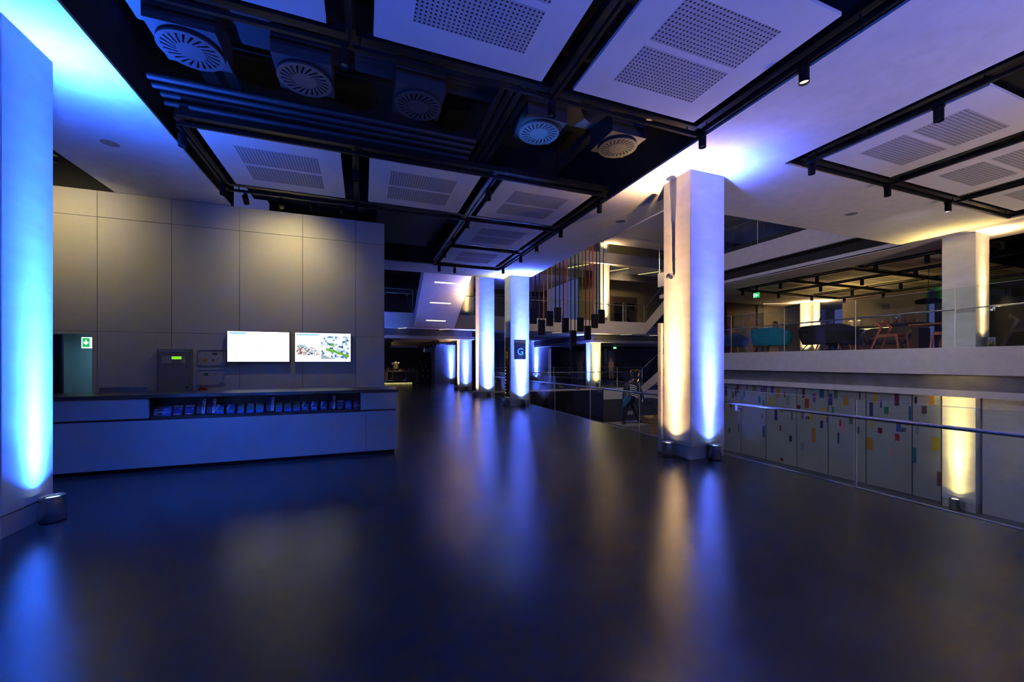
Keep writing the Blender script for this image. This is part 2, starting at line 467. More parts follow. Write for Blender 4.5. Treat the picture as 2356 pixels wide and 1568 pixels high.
# reception wall in boards with open joints, doorway at its left end
W = 9.22
xs = [-14, -12.0, -10.9, -9.8, -8.7, -7.6, -6.52, -5.48, -4.43, -3.36, -2.28, -1.17, -0.15, 0.44]
zs = [0, 2.095, 3.16, 4.13, 4.6]
mb = MB()
g = 0.004
for i in range(len(xs) - 1):
    for j in range(len(zs) - 1):
        x0, x1, z0, z1 = xs[i] + g, xs[i + 1] - g, zs[j] + g, zs[j + 1] - g
        if j == 2 or j == 1: z0 -= 0.002
        if j == 0:
            if x1 <= -5.6 or x0 >= -4.45: mb.box(x0, x1, W, W + 0.02, z0, z1)
            elif x1 > -4.6: mb.box(-4.50, x1, W, W + 0.02, z0, z1).box(x0, -4.50, W, W + 0.02, 2.04, z1)
            else: mb.box(x0, x1, W, W + 0.02, 2.04, z1)
        elif j == 1: mb.box(x0, x1, W, W + 0.02, z0, zs[3] - g)
        elif j == 3: mb.box(x0, x1, W, W + 0.02, z0, z1)
mb.box(0.42, 0.44, W + 0.02, 9.9, 0, 4.6)
mb.mat(1).box(-14, -5.5, W + 0.02, W + 0.2, 0, 4.59).box(-4.5, 0.42, W + 0.02, W + 0.2, 0, 4.59).box(-5.5, -4.5, W + 0.02, W + 0.2, 2.05, 4.59)
struct('wall_reception', mb, ['wall_board', 'joint_dark'])
struct('wall_corridor', MB().box(-5.6, -4.30, 10.6, 10.7, 0, 2.3).box(-4.40, -4.30, W + 0.2, 10.6, 0, 2.3).box(-5.9, -5.48, W + 0.2, 10.6, 0, 2.3).box(-5.6, -4.3, W + 0.2, 10.7, 2.3, 2.4), 'desk_white')
struct('door_1', MB().box(-5.46, -5.40, W - 0.02, W + 0.2, 0, 2.04).box(-5.40, -5.02, 9.44, 9.49, 0, 2.04), 'navy')

# cafe slab edge and the upper floor edge across the void
for nm, zt, y0 in (('cafe', 1.89, -9), ('upper_floor', 5.76, 6.1)):
    struct('trim_%s_edge' % nm, MB().box(13.2, 13.42, y0, 15.4, zt - 0.645, zt), 'fascia_white')
    struct('trim_%s_band' % nm, MB().box(13.38, 13.425, y0, 15.38, zt - 1.02, zt - 0.645), 'band_grey')
    struct('trim_%s_lip' % nm, MB().box(13.3, 13.44, y0, 15.4, zt - 1.18, zt - 1.02), 'fascia_white')
struct('floor_upper', MB().box(13.44, 30, 6.2, 15.4, 5.5, 5.755), 'brown_wall')
struct('ceiling_lower', MB().box(13.44, 30, -9, 15.4, 0.72, 0.8), 'fascia_white')
struct('ceiling_upper', MB().box(13.0, 30, 4.0, 20, 8.5, 8.7), 'white_ceiling')
struct('wall_upper', MB().box(18, 30, 17.3, 17.4, 5.76, 8.5).mat(1).box(21.0, 22.0, 17.22, 17.3, 5.76, 8.5).mat(2).box(25, 25.4, 17.2, 17.3, 5.76, 8.5), ['brown_wall', 'red_panel', 'navy'])
struct('wall_lower_side', MB().box(13.62, 13.8, -9, 4.89, -2, 0.72), 'fascia_white')
struct('wall_lower_far', MB().box(5.72, 13.1, 19.84, 19.98, -2, -0.07).mat(1).box(13.1, 24, 20.02, 20.2, -2, -0.66).mat(2).box(13.1, 24, 19.98, 20.0, -0.66, 0.0), ['glossy_black', 'dark_olive_wall', 'fascia_white'])
struct('trim_far_edge', MB().box(5.72, 13.1, 19.95, 20.0, -0.07, 0.0), 'fascia_white')
struct('wall_far', MB().box(6.5, 12.6, 30, 30.1, 0, 8).box(15.5, 30, 30, 30.1, 0, 2.78).box(12.6, 14.5, 30.1, 30.2, 3.2, 8).mat(1).box(8.0, 8.05, 29.96, 30.0, 0, 3.9).box(9.95, 10.0, 29.96, 30.0, 0, 3.9), ['navy', 'glossy_black'])
struct('wall_far_left', MB().box(4.86, 6.36, 28.9, 29.0, 0, 2.78).box(4.86, 4.96, 29.0, 34, 0, 2.78), 'column_plaster')
struct('wall_far_right', MB().box(12.6, 14.45, 30, 30.1, 0, 3.2).mat(1).box(14.45, 15.45, 29.4, 29.5, 0, 2.78), ['column_plaster', 'navy'])
struct('wall_shop', MB().box(-10, 4.9, 35, 35.1, 0, 2.78), 'wood_dark')
struct('wall_exhibition', MB().box(15.0, 26, 27.2, 27.3, 0, 2.78).mat(1).box(15.0, 26, 27.1, 27.2, 0, 0.28).box(15.0, 26, 27.12, 27.2, 2.45, 2.78), ['panel_dark', 'glossy_black'])
struct('wall_gallery', MB().box(13.9, 26, 24.0, 24.1, 3.95, 7.45), 'tan_wall')
struct('wall_gallery_upper', MB().box(13.9, 26, 24.0, 24.1, 8.1, 11.2), 'tan_wall')
struct('wall_gallery_left', MB().box(-10, 4.9, 27.0, 27.1, 3.95, 7.4), 'navy')
struct('ceiling_gallery_left', MB().box(-10, 4.85, 20.4, 27, 7.2, 7.3), 'panel_blue_grey')
struct('floor_gallery_upper', MB().box(5.3, 17.4, 20.4, 20.46, 7.45, 8.1).box(5.3, 26, 20.46, 25, 7.45, 8.09), 'white_ceiling')
struct('ceiling_far_gallery', MB().box(5.3, 13.8, 22.6, 30, 7.3, 7.4), 'panel_white')
struct('trim_gallery_upper_band', MB().box(5.3, 26, 22.4, 22.5, 7.0, 7.449), 'band_grey')
struct('ceiling_roof', MB().box(-3, 30, 6.2, 34, 12.6, 12.8), 'black_void')
struct('ceiling_gallery_upper', MB().box(13.9, 26, 21.0, 24.0, 11.2, 11.3), 'brown_wall')
struct('wall_cafe_end', MB().box(13.9, 17.9, 15.3, 15.39, 1.89, 4.6).mat(1).box(17.42, 17.92, 15.22, 15.3, 1.89, 4.6).mat(0).box(17.9, 19.6, 15.3, 15.39, 1.89, 4.6).mat(2).box(19.6, 20.05, 15.22, 15.3, 1.89, 4.6)
       .mat(3).box(20.05, 26, 15.3, 15.39, 1.89, 4.6), ['brown_wall', 'red_panel', 'navy', 'beige_wall'])
struct('wall_cafe_back', MB().box(22.0, 22.2, 9.5, 12.6, 1.89, 4.6).mat(1).box(22.6, 22.8, -3, 9.5, 1.89, 4.6), ['beige_wall', 'wood_dark'])

# ================================================================== COLUMNS
def column(x, y, z0, z1, label, w=0.71, d=0.62, plinth=0.19):
    t = thing('column', label, 'column', (x + w / 2, y + d / 2, z0))
    MB().box(x, x + w, y, y + d, z0 + plinth + 0.006, z1).build('shaft', 'column_plaster', t, 0.004)
    MB().box(x + 0.004, x + w - 0.004, y + 0.004, y + d - 0.004, z0, z0 + plinth).build('plinth', 'plinth_white', t, 0.003)
    return t
colA = column(-3.67, 4.82, 0, H, 'column beside the left end of the reception desk, washed in cyan blue')
colB = column(4.85, 4.91, 0, H, 'big free-standing column lit warm white on one face and violet blue on the other', d=0.6)
colC = column(4.85, 13.12, 0, H, 'column carrying the square grey floor sign')
colD = column(4.85, 17.15, 0, 12.5, 'tall column just behind the column with the floor sign')
colE = column(4.90, 21.25, 0, 2.74, 'short column under the gallery beside the shop opening', w=0.7)
colF = column(13.43, 4.93, -2, H, 'tall column standing in the lower hall and rising through the cafe edge', w=0.62, d=0.58)
colH = column(13.3, 21.5, 0, 2.74, 'column under the gallery lit blue on one face and yellow on the other', w=0.7)
colH2 = column(13.3, 20.55, 3.95, 7.44, 'column on the first gallery behind the hanging straps, lit warm', w=0.7, plinth=0)
colH3 = column(13.3, 20.6, 8.1, 12.5, 'column on the second gallery above the hanging straps, lit warm', w=0.7, plinth=0)
colE2 = column(4.85, 20.9, 3.95, 12.5, 'column on the gallery partly behind the sloping stair, lit warm', w=0.75, plinth=0)
colJ = column(21.2, 13.5, 1.89, H, 'column inside the cafe beside the seated people', w=0.6, d=0.6)
colK = column(-3.67, -3.4, 0, H, 'column of the desk row standing behind the viewpoint')
colL = column(4.85, -3.4, 0, H, 'column of the middle row standing behind the viewpoint')
colM = column(13.43, -3.4, -2, H, 'column of the cafe row standing behind the viewpoint')

# wall spot, steel strip and signs on the columns
t = thing('wall_spotlight', 'small round chrome spotlight on the warm face of the big column', 'spotlight', (4.85, 5.27, 2.97))
MB().tube((4.85, 5.27, 2.97), (4.80, 5.27, 2.97), 0.03).build('bracket', 'steel', t)
MB().ball((4.765, 5.27, 2.965), 0.058, 20).build('ball_head', 'steel', t)
MB().tube((4.765, 5.27, 2.965), (4.735, 5.215, 2.94), 0.034).build('nozzle', 'dark_steel', t)
t = thing('cable_trunking', 'narrow white steel strip with screws on the back corner of the big column', 'trunking', (4.82, 5.56, 0))
MB().box(4.80, 4.85, 5.52, 5.60, 0.0, 2.22).build('strip', 'fascia_white', t, 0.004)
for i, z in enumerate((0.35, 0.72, 1.05, 1.35, 1.74, 2.08)): MB().tube((4.80, 5.535, z), (4.795, 5.535, z), 0.009).build('screw', 'dark_steel', t)
t = thing('floor_sign', 'square grey metal sign with letter G on column', 'sign', (5.205, 13.1, 1.92))
MB().box(4.99, 5.42, 13.111, 13.12, 1.64, 2.21).build('plate', 'sign_grey', t, 0.004)
text_part('letter', 'G', 0.34, (5.095, 13.1105, 1.80), FACE_MY, 'cover_blue', t, 0.002)
t = thing('directory_panel', 'tall narrow polished brass directory panel with letter G on column side', 'sign', (4.83, 13.42, 0.35))
MB().box(4.82, 4.848, 13.16, 13.62, 0.30, 2.10).build('polished_panel', 'brass_mirror', t)
MB().box(4.82, 4.848, 13.16, 13.62, 2.10, 2.42).build('top_plate', 'sign_grey', t)
FACE_MX = (Matrix.Rotation(-math.pi / 2, 3, 'Z') @ Euler((math.pi / 2, 0, 0)).to_matrix())
text_part('letter', 'G', 0.36, (4.818, 13.55, 1.66), FACE_MX, 'gold', t, 0.004)
for i in range(9): MB().box(4.817, 4.82, 13.50, 13.60, 0.42 + i * 0.115, 0.45 + i * 0.115).build('text_line', 'print_white', t)

# ================================================================== UPLIGHTERS
P = 1.0
D = 0.14
uplight(-2.83, 5.20, 0, BLUE, 2.7 * P, 'blue floor uplighter at the column beside the desk', h=0.25, beam=((62, 5.5), (50, 8.0), (14, 16), (0.5, 40)))
uplight(4.70, 5.24, 0, WARM, 0.85 * P, 'warm white uplighter at the shaded side face of the big column', True)
uplight(5.24, 4.80, 0, VIOLET, 1.5 * P, 'blue uplighter at the front face of the big column')
uplight(4.71, 13.40, 0, (0.75, 0.8, 0.35), 0.25 * P, 'dim uplighter below the brass panel of the sign column', True)
uplight(5.26, 12.98, 0, MID, 5.0 * P, 'blue uplighter below the floor sign')
uplight(4.71, 17.45, 0, WARM, 1.0 * P, 'warm uplighter at the side of the tall column behind the sign column', True)
uplight(5.26, 17.01, 0, VIOLET, 6.0 * P, 'blue uplighter at the front of the tall column behind the sign column')
uplight(4.76, 21.50, 0, WARM, 1.0 * P, 'warm uplighter at the side of the column by the shop opening', True)
uplight(5.25, 21.11, 0, MID, 2.5 * P, 'blue uplighter at the front of the column by the shop opening')
uplight(6.05, 28.76, 0, MID, 2.5 * P, 'blue uplighter against the far blue wall beside the shop')
uplight(13.35, 29.86, 0, MID, 2.5 * P, 'blue uplighter against the far wall at the dark blue panel')
uplight(13.16, 21.8, 0, MID, 2.5 * P, 'blue uplighter at the side of the column before the silhouettes')
uplight(13.65, 21.36, 0, YELLOW, 1.0 * P, 'yellow uplighter at the front of the column before the silhouettes', True)
uplight(13.29, 5.22, -2, YELLOW, 0.5 * P, 'yellow uplighter in the lower hall at the foot of the tall column', True, r=0.105, h=0.28)
uplight(13.74, 4.80, 1.885, WARM, 0.4 * P, 'yellow uplighter on the cafe floor at the tall column', True)
uplight(13.65, 20.42, 3.95, WARM, 1.2 * P, 'warm uplighter on the first gallery behind the straps', True)
uplight(13.65, 20.47, 8.1, WARM, 1.2 * P, 'warm uplighter on the second gallery above the straps', True)
uplight(5.2, 20.76, 3.95, WARM, 0.3 * P, 'warm uplighter on the gallery beside the sloping stair', True)
uplight(21.06, 13.8, 1.885, WARM, 0.9 * P, 'warm uplighter on the side of the cafe column', True)
uplight(21.5, 13.36, 1.885, WARM, 0.9 * P, 'warm uplighter on the front of the cafe column', True)
uplight(0.35, 19.3, 0, MID, 3.0 * P, 'blue uplighter behind the end of the reception wall')
uplight(0.3, 16.0, 0, VIOLET, 0.6 * P, 'added unseen violet uplighter behind the reception wall before the sloping stair')  # added out of view to tint the stair underside
uplight(-3.3, -2.64, 0, BLUE, 3.5 * P, 'blue uplighter of the rear column in line with the desk', beam=FLOOD)
uplight(-2.82, -3.1, 0, BLUE, 3.5 * P, 'second blue uplighter of the rear column in line with the desk', beam=FLOOD)
uplight(4.71, -3.1, 0, VIOLET, 2.4 * P, 'blue uplighter of the rear column in the middle row', beam=FLOOD)
uplight(5.2, -2.64, 0, VIOLET, 0.9 * P, 'second blue uplighter of the rear column in the middle row', beam=FLOOD)
uplight(13.29, -3.1, -2, YELLOW, 12 * P, 'yellow uplighter of the rear column in the cafe row', True)
uplight(14.18, -3.1, 1.885, WARM, 12 * P, 'warm uplighter of the rear cafe column', True)
uplight(13.74, -2.66, 1.885, WARM, 12 * P, 'second warm uplighter of the rear cafe column', True)

# ================================================================== CEILING RAFTS
def raft(x0, y0, x1, y1, label, cat='ceiling panel', group='perforated ceiling panels'):
    t = thing('ceiling_panel', label, cat, ((x0 + x1) / 2, (y0 + y1) / 2, H), group)
    MB().box(x0, x1, y0, y1, H, H + 0.035).build('board', 'panel_white', t)
    my = (y0 + y1) / 2
    for a, b in ((y0 + 0.30, my - 0.035), (my + 0.035, y1 - 0.30)):
        MB().box(x0 + 0.33, x1 - 0.33, a, b, H - 0.0025, H + 0.002).build('perforated_field', 'perf', t)
    for cx_ in (x0 + 0.3, x1 - 0.3):
        MB().tube((cx_, my, H + 0.035), (cx_, my, 5.9), 0.006, 6).build('hanger_rod', 'black_metal', t)
    return t
cols = [(-2.04, -0.31), (0.09, 1.82), (2.21, 3.95)]
raft(cols[0][0], 2.27, cols[0][1], 3.95, 'perforated white panel cut by the photo top edge, nearest the cyan column')
raft(cols[1][0], 2.27, cols[1][1], 3.95, 'large perforated white panel overhead, in the middle above the desk end')
raft(cols[2][0], 2.27, cols[2][1], 3.95, 'largest perforated white panel, beside the beam of the big column')
raft(cols[0][0], 6.33, cols[0][1], 8.05, 'perforated white panel above the desk, in the corner of the black recess')
raft(cols[1][0], 6.33, cols[1][1], 8.05, 'perforated white panel above the right end of the reception wall')
raft(cols[2][0], 6.33, cols[2][1], 8.05, 'perforated white panel nearest the viewer of the receding row of three')
raft(cols[2][0], 8.42, cols[2][1], 10.10, 'perforated white panel in the middle of the receding row of three')
raft(cols[2][0], 10.47, cols[2][1], 12.15, 'perforated white panel farthest down the receding row, before the sign column')
raft(6.48, 2.27, 8.17, 3.98, 'perforated panel of the second black recess, next to the big column beam')
raft(8.52, 2.27, 10.25, 3.98, 'middle perforated panel of the second black recess')
raft(10.62, 2.27, 12.35, 3.98, 'perforated panel of the second black recess nearest the cafe column')
for i, (yy, wd) in enumerate(((6.33, 'nearest'), (8.42, 'middle'), (10.47, 'farthest'))):
    for j, wx in enumerate(('row along the void', 'middle row', 'inner row')):
        raft(cols[j][0] + 17.1, yy, cols[j][1] + 17.1, yy + 1.7, 'cafe ceiling panel, %s one of the %s' % (wd, wx), group='cafe ceiling panels')

# ================================================================== TRACKS AND SPOTLIGHTS
def track(x0, y0, x1, y1, label, group='lighting tracks'):
    t = thing('lighting_track', label, 'lighting track', ((x0 + x1) / 2, (y0 + y1) / 2, 4.56), group)
    w = 0.018
    mb = MB()
    if abs(x1 - x0) > abs(y1 - y0): mb.box(x0, x1, y0 - w, y0 + w, 4.535, 4.575)
    else: mb.box(x0 - w, x0 + w, y0, y1, 4.53, 4.573)
    mb.build('rail', 'black_metal', t)
    mb = MB(); w = 0.045
    if abs(x1 - x0) > abs(y1 - y0): mb.box(x0, x1, y0 - w, y0 + w, 4.64, 4.72)
    else: mb.box(x0 - w, x0 + w, y0, y1, 4.641, 4.725)
    mb.build('carrier_beam', 'black_metal', t)
    n = max(2, int(max(abs(x1 - x0), abs(y1 - y0)) / 1.6) + 1)
    for i in range(n):
        f = (i + 0.08) / (n - 0.84)
        px_, py_ = x0 + (x1 - x0) * f, y0 + (y1 - y0) * f
        MB().tube((px_, py_, 4.57), (px_, py_, 4.65), 0.008, 8).build('hanger', 'black_metal', t)
    return t
track(-2.2, 4.10, 4.15, 4.10, 'black track along the near side of the open black recess')
track(-2.2, 6.17, 4.15, 6.17, 'black track along the far side of the open black recess')
track(-2.2, 8.24, 2.0, 8.24, 'black track in front of the reception wall top')
track(2.06, 8.24, 4.15, 8.24, 'black cross track between the first and second receding panels')
track(2.06, 10.28, 4.15, 10.28, 'black cross track between the second and third receding panels')
track(2.06, 12.38, 4.15, 12.38, 'black cross track at the far end of the main recess')
track(-2.2, 6.2, -2.2, 8.2, 'black track beside the desk corner panel')
track(-0.11, 6.2, -0.11, 8.2, 'black track between the two panels above the reception wall')
track(2.03, 6.2, 2.03, 12.36, 'long black track beside the receding panels, wall side')
track(4.15, 6.2, 4.15, 12.36, 'long black track beside the receding panels, column side')
track(-0.11, -3, -0.11, 4.07, 'black track between the two overhead panels left of the big panel')
track(2.03, -3, 2.03, 4.07, 'black track beside the largest overhead panel')
track(4.15, -3, 4.15, 4.07, 'black track close to the big column beam')
track(6.27, -3, 6.27, 4.07, 'black track at the near edge of the second recess')
track(8.35, -3, 8.35, 4.07, 'black track between first and second panels of the second recess')
track(10.43, -3, 10.43, 4.07, 'black track between second and third panels of the second recess')
track(6.27, 4.13, 12.6, 4.13, 'black track along the end of the second recess')
track(-6.5, 7.98, -4.3, 7.98, 'black track in the dark recess above the doorway end of the wall')
for x, w_ in ((14.85, 'void edge'), (16.98, 'second line'), (19.13, 'third line'), (21.25, 'inner edge')): track(x, 5.0, x, 12.36, 'cafe track running along the room, %s' % w_, 'cafe tracks')
for y, w_ in ((6.17, 'nearest'), (8.24, 'second'), (10.28, 'third'), (12.38, 'farthest')): track(14.88, y, 21.2, y, 'cafe cross track, %s of four' % w_, 'cafe tracks')

def track_spot(x, y, label, aim=(0, 0, -1), on=False, group='track spotlights', z=4.53, L=0.15, r=0.046):
    t = thing('track_spotlight', label, 'spotlight', (x, y, z), group)
    MB().box(x - 0.02, x + 0.02, y - 0.05, y + 0.05, z - 0.035, z).build('adapter', 'lamp_black', t)
    a = Vector(aim).normalized(); c = Vector((x, y, z - 0.10)); s = c - a * L * 0.45; e = c + a * L * 0.55
    MB().tube((x, y, z - 0.03), c, 0.012, 8).build('stem', 'lamp_black', t)
    MB().tube(s, e, r, 20, caps=False).tube(s, s - a * 0.002, r, 20).build('housing', 'lamp_black', t)
    MB().tube(e - a * 0.03, e - a * 0.022, r * 0.88, 20).build('lens', 'spot_on' if on else 'spot_lens', t)
    return t
spots = [(-2.2, 6.35, 'at the corner by the desk panel'), (-2.2, 7.95, 'at the wall end beside the desk panel'), (-0.11, 6.6, 'hanging between the two wall panels, near end'),
         (-0.11, 7.9, 'hanging between the two wall panels, wall end'), (-0.17, 4.10, 'on the near track of the open recess, left one'), (2.02, 4.10, 'on the near track of the open recess, middle one'),
         (4.15, 4.0, 'at the corner of the largest overhead panel'), (4.15, 6.42, 'at the far corner of the open recess'), (4.15, 7.98, 'beside the first receding panel'),
         (4.15, 10.4, 'beside the third receding panel'), (4.15, 11.9, 'at the last corner above the sign column'), (2.03, 6.6, 'between the second wall panel and first receding panel'),
         (2.03, 8.1, 'where the tracks cross over the wall end'), (2.03, 9.5, 'beside the second receding panel, wall side'), (2.03, 10.6, 'beside the third receding panel, wall side'),
         (2.2, 12.3, 'on the farthest cross track, wall side'), (2.7, 12.38, 'on the farthest cross track, second from the wall side'), (6.27, 2.6, 'over the perforated panel next to the second recess edge'),
         (6.27, 4.0, 'at the first corner of the second recess'), (8.3, 4.08, 'at the end of the first divider of the second recess')]
for x, y, l in spots: track_spot(x, y, 'black spotlight ' + l)
track_spot(4.15, 2.72, 'yellow glowing spotlight near the big column beam', on=True)
track_spot(4.15, 9.3, 'lit spotlight in the track beside the second receding panel', on=True)
track_spot(10.2, 4.10, 'faintly lit spotlight at the second divider of the second recess', on=True)
for i, x in enumerate((-1.95, -1.4, -0.88, -0.36)):
    track_spot(x, 8.27, 'wall washing spotlight, number %s from the desk end of the wall track' % ('one', 'two', 'three', 'four')[i], aim=(0, 0.8, -0.6), group='wall washers')
nn = 0
rowname = ('along the void edge', 'on the second line', 'on the third line', 'on the inner edge')
for j, (x, ys) in enumerate(((14.85, (5.0, 6.4, 7.6, 9.3, 10.6, 12.2)), (16.98, (7.6, 9.1, 10.5, 12.2)), (19.13, (9.0, 10.6, 12.2)), (21.25, (10.6, 12.1)))):
    for k, y in enumerate(ys):
        track_spot(x, y, 'cafe spotlight %s, %s from the near end' % (rowname[j], ('first', 'second', 'third', 'fourth', 'fifth', 'last')[k]), group='cafe spotlights', L=0.18, r=0.055)

# lamps of the wall washers and cafe spotlights, and an upward cafe spot
spot('wall_washer_lamp', (-4.75, 8.0, 4.35), (-4.75, 9.22, 3.85), (1.0, 0.82, 0.27), 68, 126, soft=0.05)
spot('wall_washer_lamp', (-1.35, 8.14, 4.30), (-1.45, 9.22, 3.60), (1.0, 0.82, 0.27), 68, 126, soft=0.05)
track_spot(-4.6, 7.98, 'wall washing spotlight in the dark recess at the far end of the wall', aim=(0, 0.8, -0.6), group='wall washers')
for x, y in ((15.5, 7.4), (17.0, 9.2), (19.2, 10.4), (15.6, 11.2)):
    spot('cafe_lamp', (x, y, 4.36), (x + 0.3, y, 1.9), (1.0, 0.52, 0.18), 170, 100)
spot('cafe_ceiling_spot', (18.2, 10.2, 2.9), (18.4, 10, 4.6), (1.0, 0.66, 0.2), 110, 160)  # upward spot onto the cafe ceiling

# ================================================================== SERVICES IN THE BLACK RECESS
def diffuser(x, y, z, label, lit=None):
    t = thing('air_diffuser', label, 'air diffuser', (x, y, z), 'swirl air diffusers')
    R = 0.30
    mb = MB()
    n = 22
    mb.lathe((x, y, z), [(0.0, 0), (0.135, 0)], 48)
    ins, out_ = 0.13, 0.262
    for i in range(n):
        a0 = 2 * math.pi * i / n; a1 = a0 + 2 * math.pi / n * 0.62; sw = 0.28
        v = [(x + ins * math.cos(a0), y + ins * math.sin(a0), z), (x + ins * math.cos(a1), y + ins * math.sin(a1), z),
             (x + out_ * math.cos(a1 + sw), y + out_ * math.sin(a1 + sw), z), (x + out_ * math.cos(a0 + sw), y + out_ * math.sin(a0 + sw), z)]
        v += [(p[0], p[1], z + 0.004) for p in v]
        mb.add(v, [(0, 1, 2, 3), (7, 6, 5, 4), (0, 4, 5, 1), (1, 5, 6, 2), (2, 6, 7, 3), (3, 7, 4, 0)])
    mb.lathe((x, y, z), [(out_ - 0.003, 0), (R, 0), (R, 0.02), (out_, 0.02)], 48)
    mb.build('swirl_face', 'diffuser_metal', t)
    MB().box(x - 0.31, x + 0.31, y - 0.31, y + 0.31, z + 0.055, z + 0.38).build('plenum_box', 'duct_grey', t)
    MB().lathe((x, y, z), [(R * 0.97, 0.021), (R * 0.97, 0.055), (0, 0.054)], 40).build('collar', 'black_void', t)
    return t
zf = 4.95
for (x, y), l in zip(((-1.77, 5.33), (-0.66, 5.40), (0.69, 5.42), (2.46, 5.43), (3.80, 5.36)),
                     ('round swirl diffuser at the desk end of the row', 'second swirl diffuser from the desk end', 'middle swirl diffuser of the row of five',
                      'bright blue lit swirl diffuser beside the four pipes', 'swirl diffuser nearest the big column')):
    diffuser(x, y, zf, l)
spot('diffuser_fill_beam', (-2.83, 5.20, 0.26), (2.46, 5.43, 4.95), (0.05, 0.22, 1.0), 14000, 6)  # added narrow beam that brightens one diffuser blue
for i, (y, z) in enumerate(((5.90, 4.93), (6.02, 4.90), (6.24, 4.93), (6.34, 4.88))):
    o = MB().tube((-2.38, y, z), (1.62, y + 0.02, z), 0.042, 14).build('service_pipe', 'duct_black')
    tag(o, 'dark pipe running across the open recess, %s from the diffusers' % ('first', 'second', 'third', 'fourth')[i], 'pipe', 'pipes across the recess')
for i, x in enumerate((1.72, 1.84, 1.96, 2.08)):
    o = MB().tube((x, 3.9, 5.16), (x - 0.02, 7.2, 5.16), 0.05, 14).build('service_pipe', 'duct_black')
    tag(o, 'dark pipe crossing the recess lengthwise beside the bright diffuser, %s from the desk side' % ('first', 'second', 'third', 'fourth')[i], 'pipe', 'lengthwise pipes')
for i, (x0, x1, y0, y1, z0, z1, l) in enumerate(((-2.38, -0.2, 5.02, 5.62, 5.36, 5.8, 'flat duct above the two diffusers at the desk end'), (-0.1, 2.3, 5.05, 5.65, 5.38, 5.82, 'flat duct above the middle diffusers'),
                                    (2.5, 4.3, 5.05, 5.7, 5.36, 5.8, 'flat duct above the diffusers nearest the big column'), (-2.3, 2.0, 9.5, 10.4, 5.2, 5.75, 'flat duct in the dark beyond the reception wall top'),
                                    (0.3, 1.9, 8.6, 11.9, 4.95, 5.12, 'narrow duct along the receding panels'))):
    o = MB().box(x0, x1, y0, y1, z0, z1).build('air_duct', 'duct_grey', bevel=0.02)
    tag(o, 'black ' + l, 'duct', 'flat air ducts')
for x, w_ in ((0.95, 'left'), (1.55, 'right')):
    o = MB().tube((x, 3.2, 5.3), (x, 4.6, 5.3), 0.2, 24).build('round_duct', 'duct_black')
    tag(o, 'stubby round black duct above the near track, %s one' % w_, 'duct', 'round ducts')
o = MB().tube((3.2, 4.2, 5.15), (3.1, 5.0, 5.2), 0.19, 24).build('round_duct', 'duct_black')
tag(o, 'slanting round black duct near the big column end of the recess', 'duct', 'round ducts')
for x, y, l in ((-3.3, 7.15, 'round ceiling speaker grille above the cyan column'), (9.42, 5.23, 'round ceiling grille beyond the second recess'), (5.22, 7.26, 'round ceiling grille beside the atrium edge')):
    t = thing('ceiling_speaker', l, 'speaker', (x, y, H), 'ceiling speakers')
    MB().lathe((x, y, H), [(0, -0.006), (0.105, -0.006), (0.105, 0)], 32).build('grille', 'cabinet_grey', t)
    MB().lathe((x, y, H), [(0.106, -0.003), (0.106, -0.012), (0.13, -0.010), (0.135, 0)], 32).build('bezel_ring', 'panel_white', t)

# ================================================================== RECEPTION DESK
Y0 = 7.07
desk = thing('reception_desk', 'long pale reception desk with dark wood top and open leaflet niche', 'desk', (-2.6, 7.4, 0))
MB().box(-6.5, 0.55, Y0, Y0 + 0.03, 0.06, 0.722).mat(1).box(0.047, 0.051, Y0 - 0.001, Y0 + 0.03, 0.06, 0.722).build('lower_panel', ['desk_white', 'joint_dark'], desk, 0)
MB().box(-6.5, -2.84, Y0, Y0 + 0.03, 0.752, 1.035).build('upper_panel', 'desk_white', desk, 0.002)
MB().box(-0.04, 0.55, Y0, Y0 + 0.03, 0.752, 1.035).build('upper_panel', 'desk_white', desk, 0.002)
MB().box(0.52, 0.55, Y0 + 0.03, 7.80, 0.06, 1.035).build('end_panel', 'desk_white', desk, 0.002)
MB().box(-6.5, 0.57, Y0 - 0.02, 7.82, 1.038, 1.085).build('worktop', 'desk_wood', desk, 0.003)
MB().box(-6.45, 0.50, Y0 + 0.06, 7.75, 0.0, 0.06).build('recessed_kick', 'black_metal', desk)
MB().box(-6.45, 0.50, Y0 + 0.035, Y0 + 0.06, 0.70, 0.76).build('shadow_gap', 'desk_wood', desk)
n_ = MB().box(-2.84, -0.04, Y0 + 0.002, Y0 + 0.30, 0.728, 0.765).box(-2.84, -0.04, Y0 + 0.30, Y0 + 0.32, 0.765, 1.036).box(-2.86, -2.84, Y0 + 0.031, Y0 + 0.3, 0.74, 1.036).box(-0.04, -0.02, Y0 + 0.031, Y0 + 0.3, 0.74, 1.036)
n_.build('leaflet_niche', 'niche_wood', desk)
MB().box(-6.4, 0.50, 7.74, 7.76, 0.06, 1.03).build('back_panel', 'desk_white', desk)

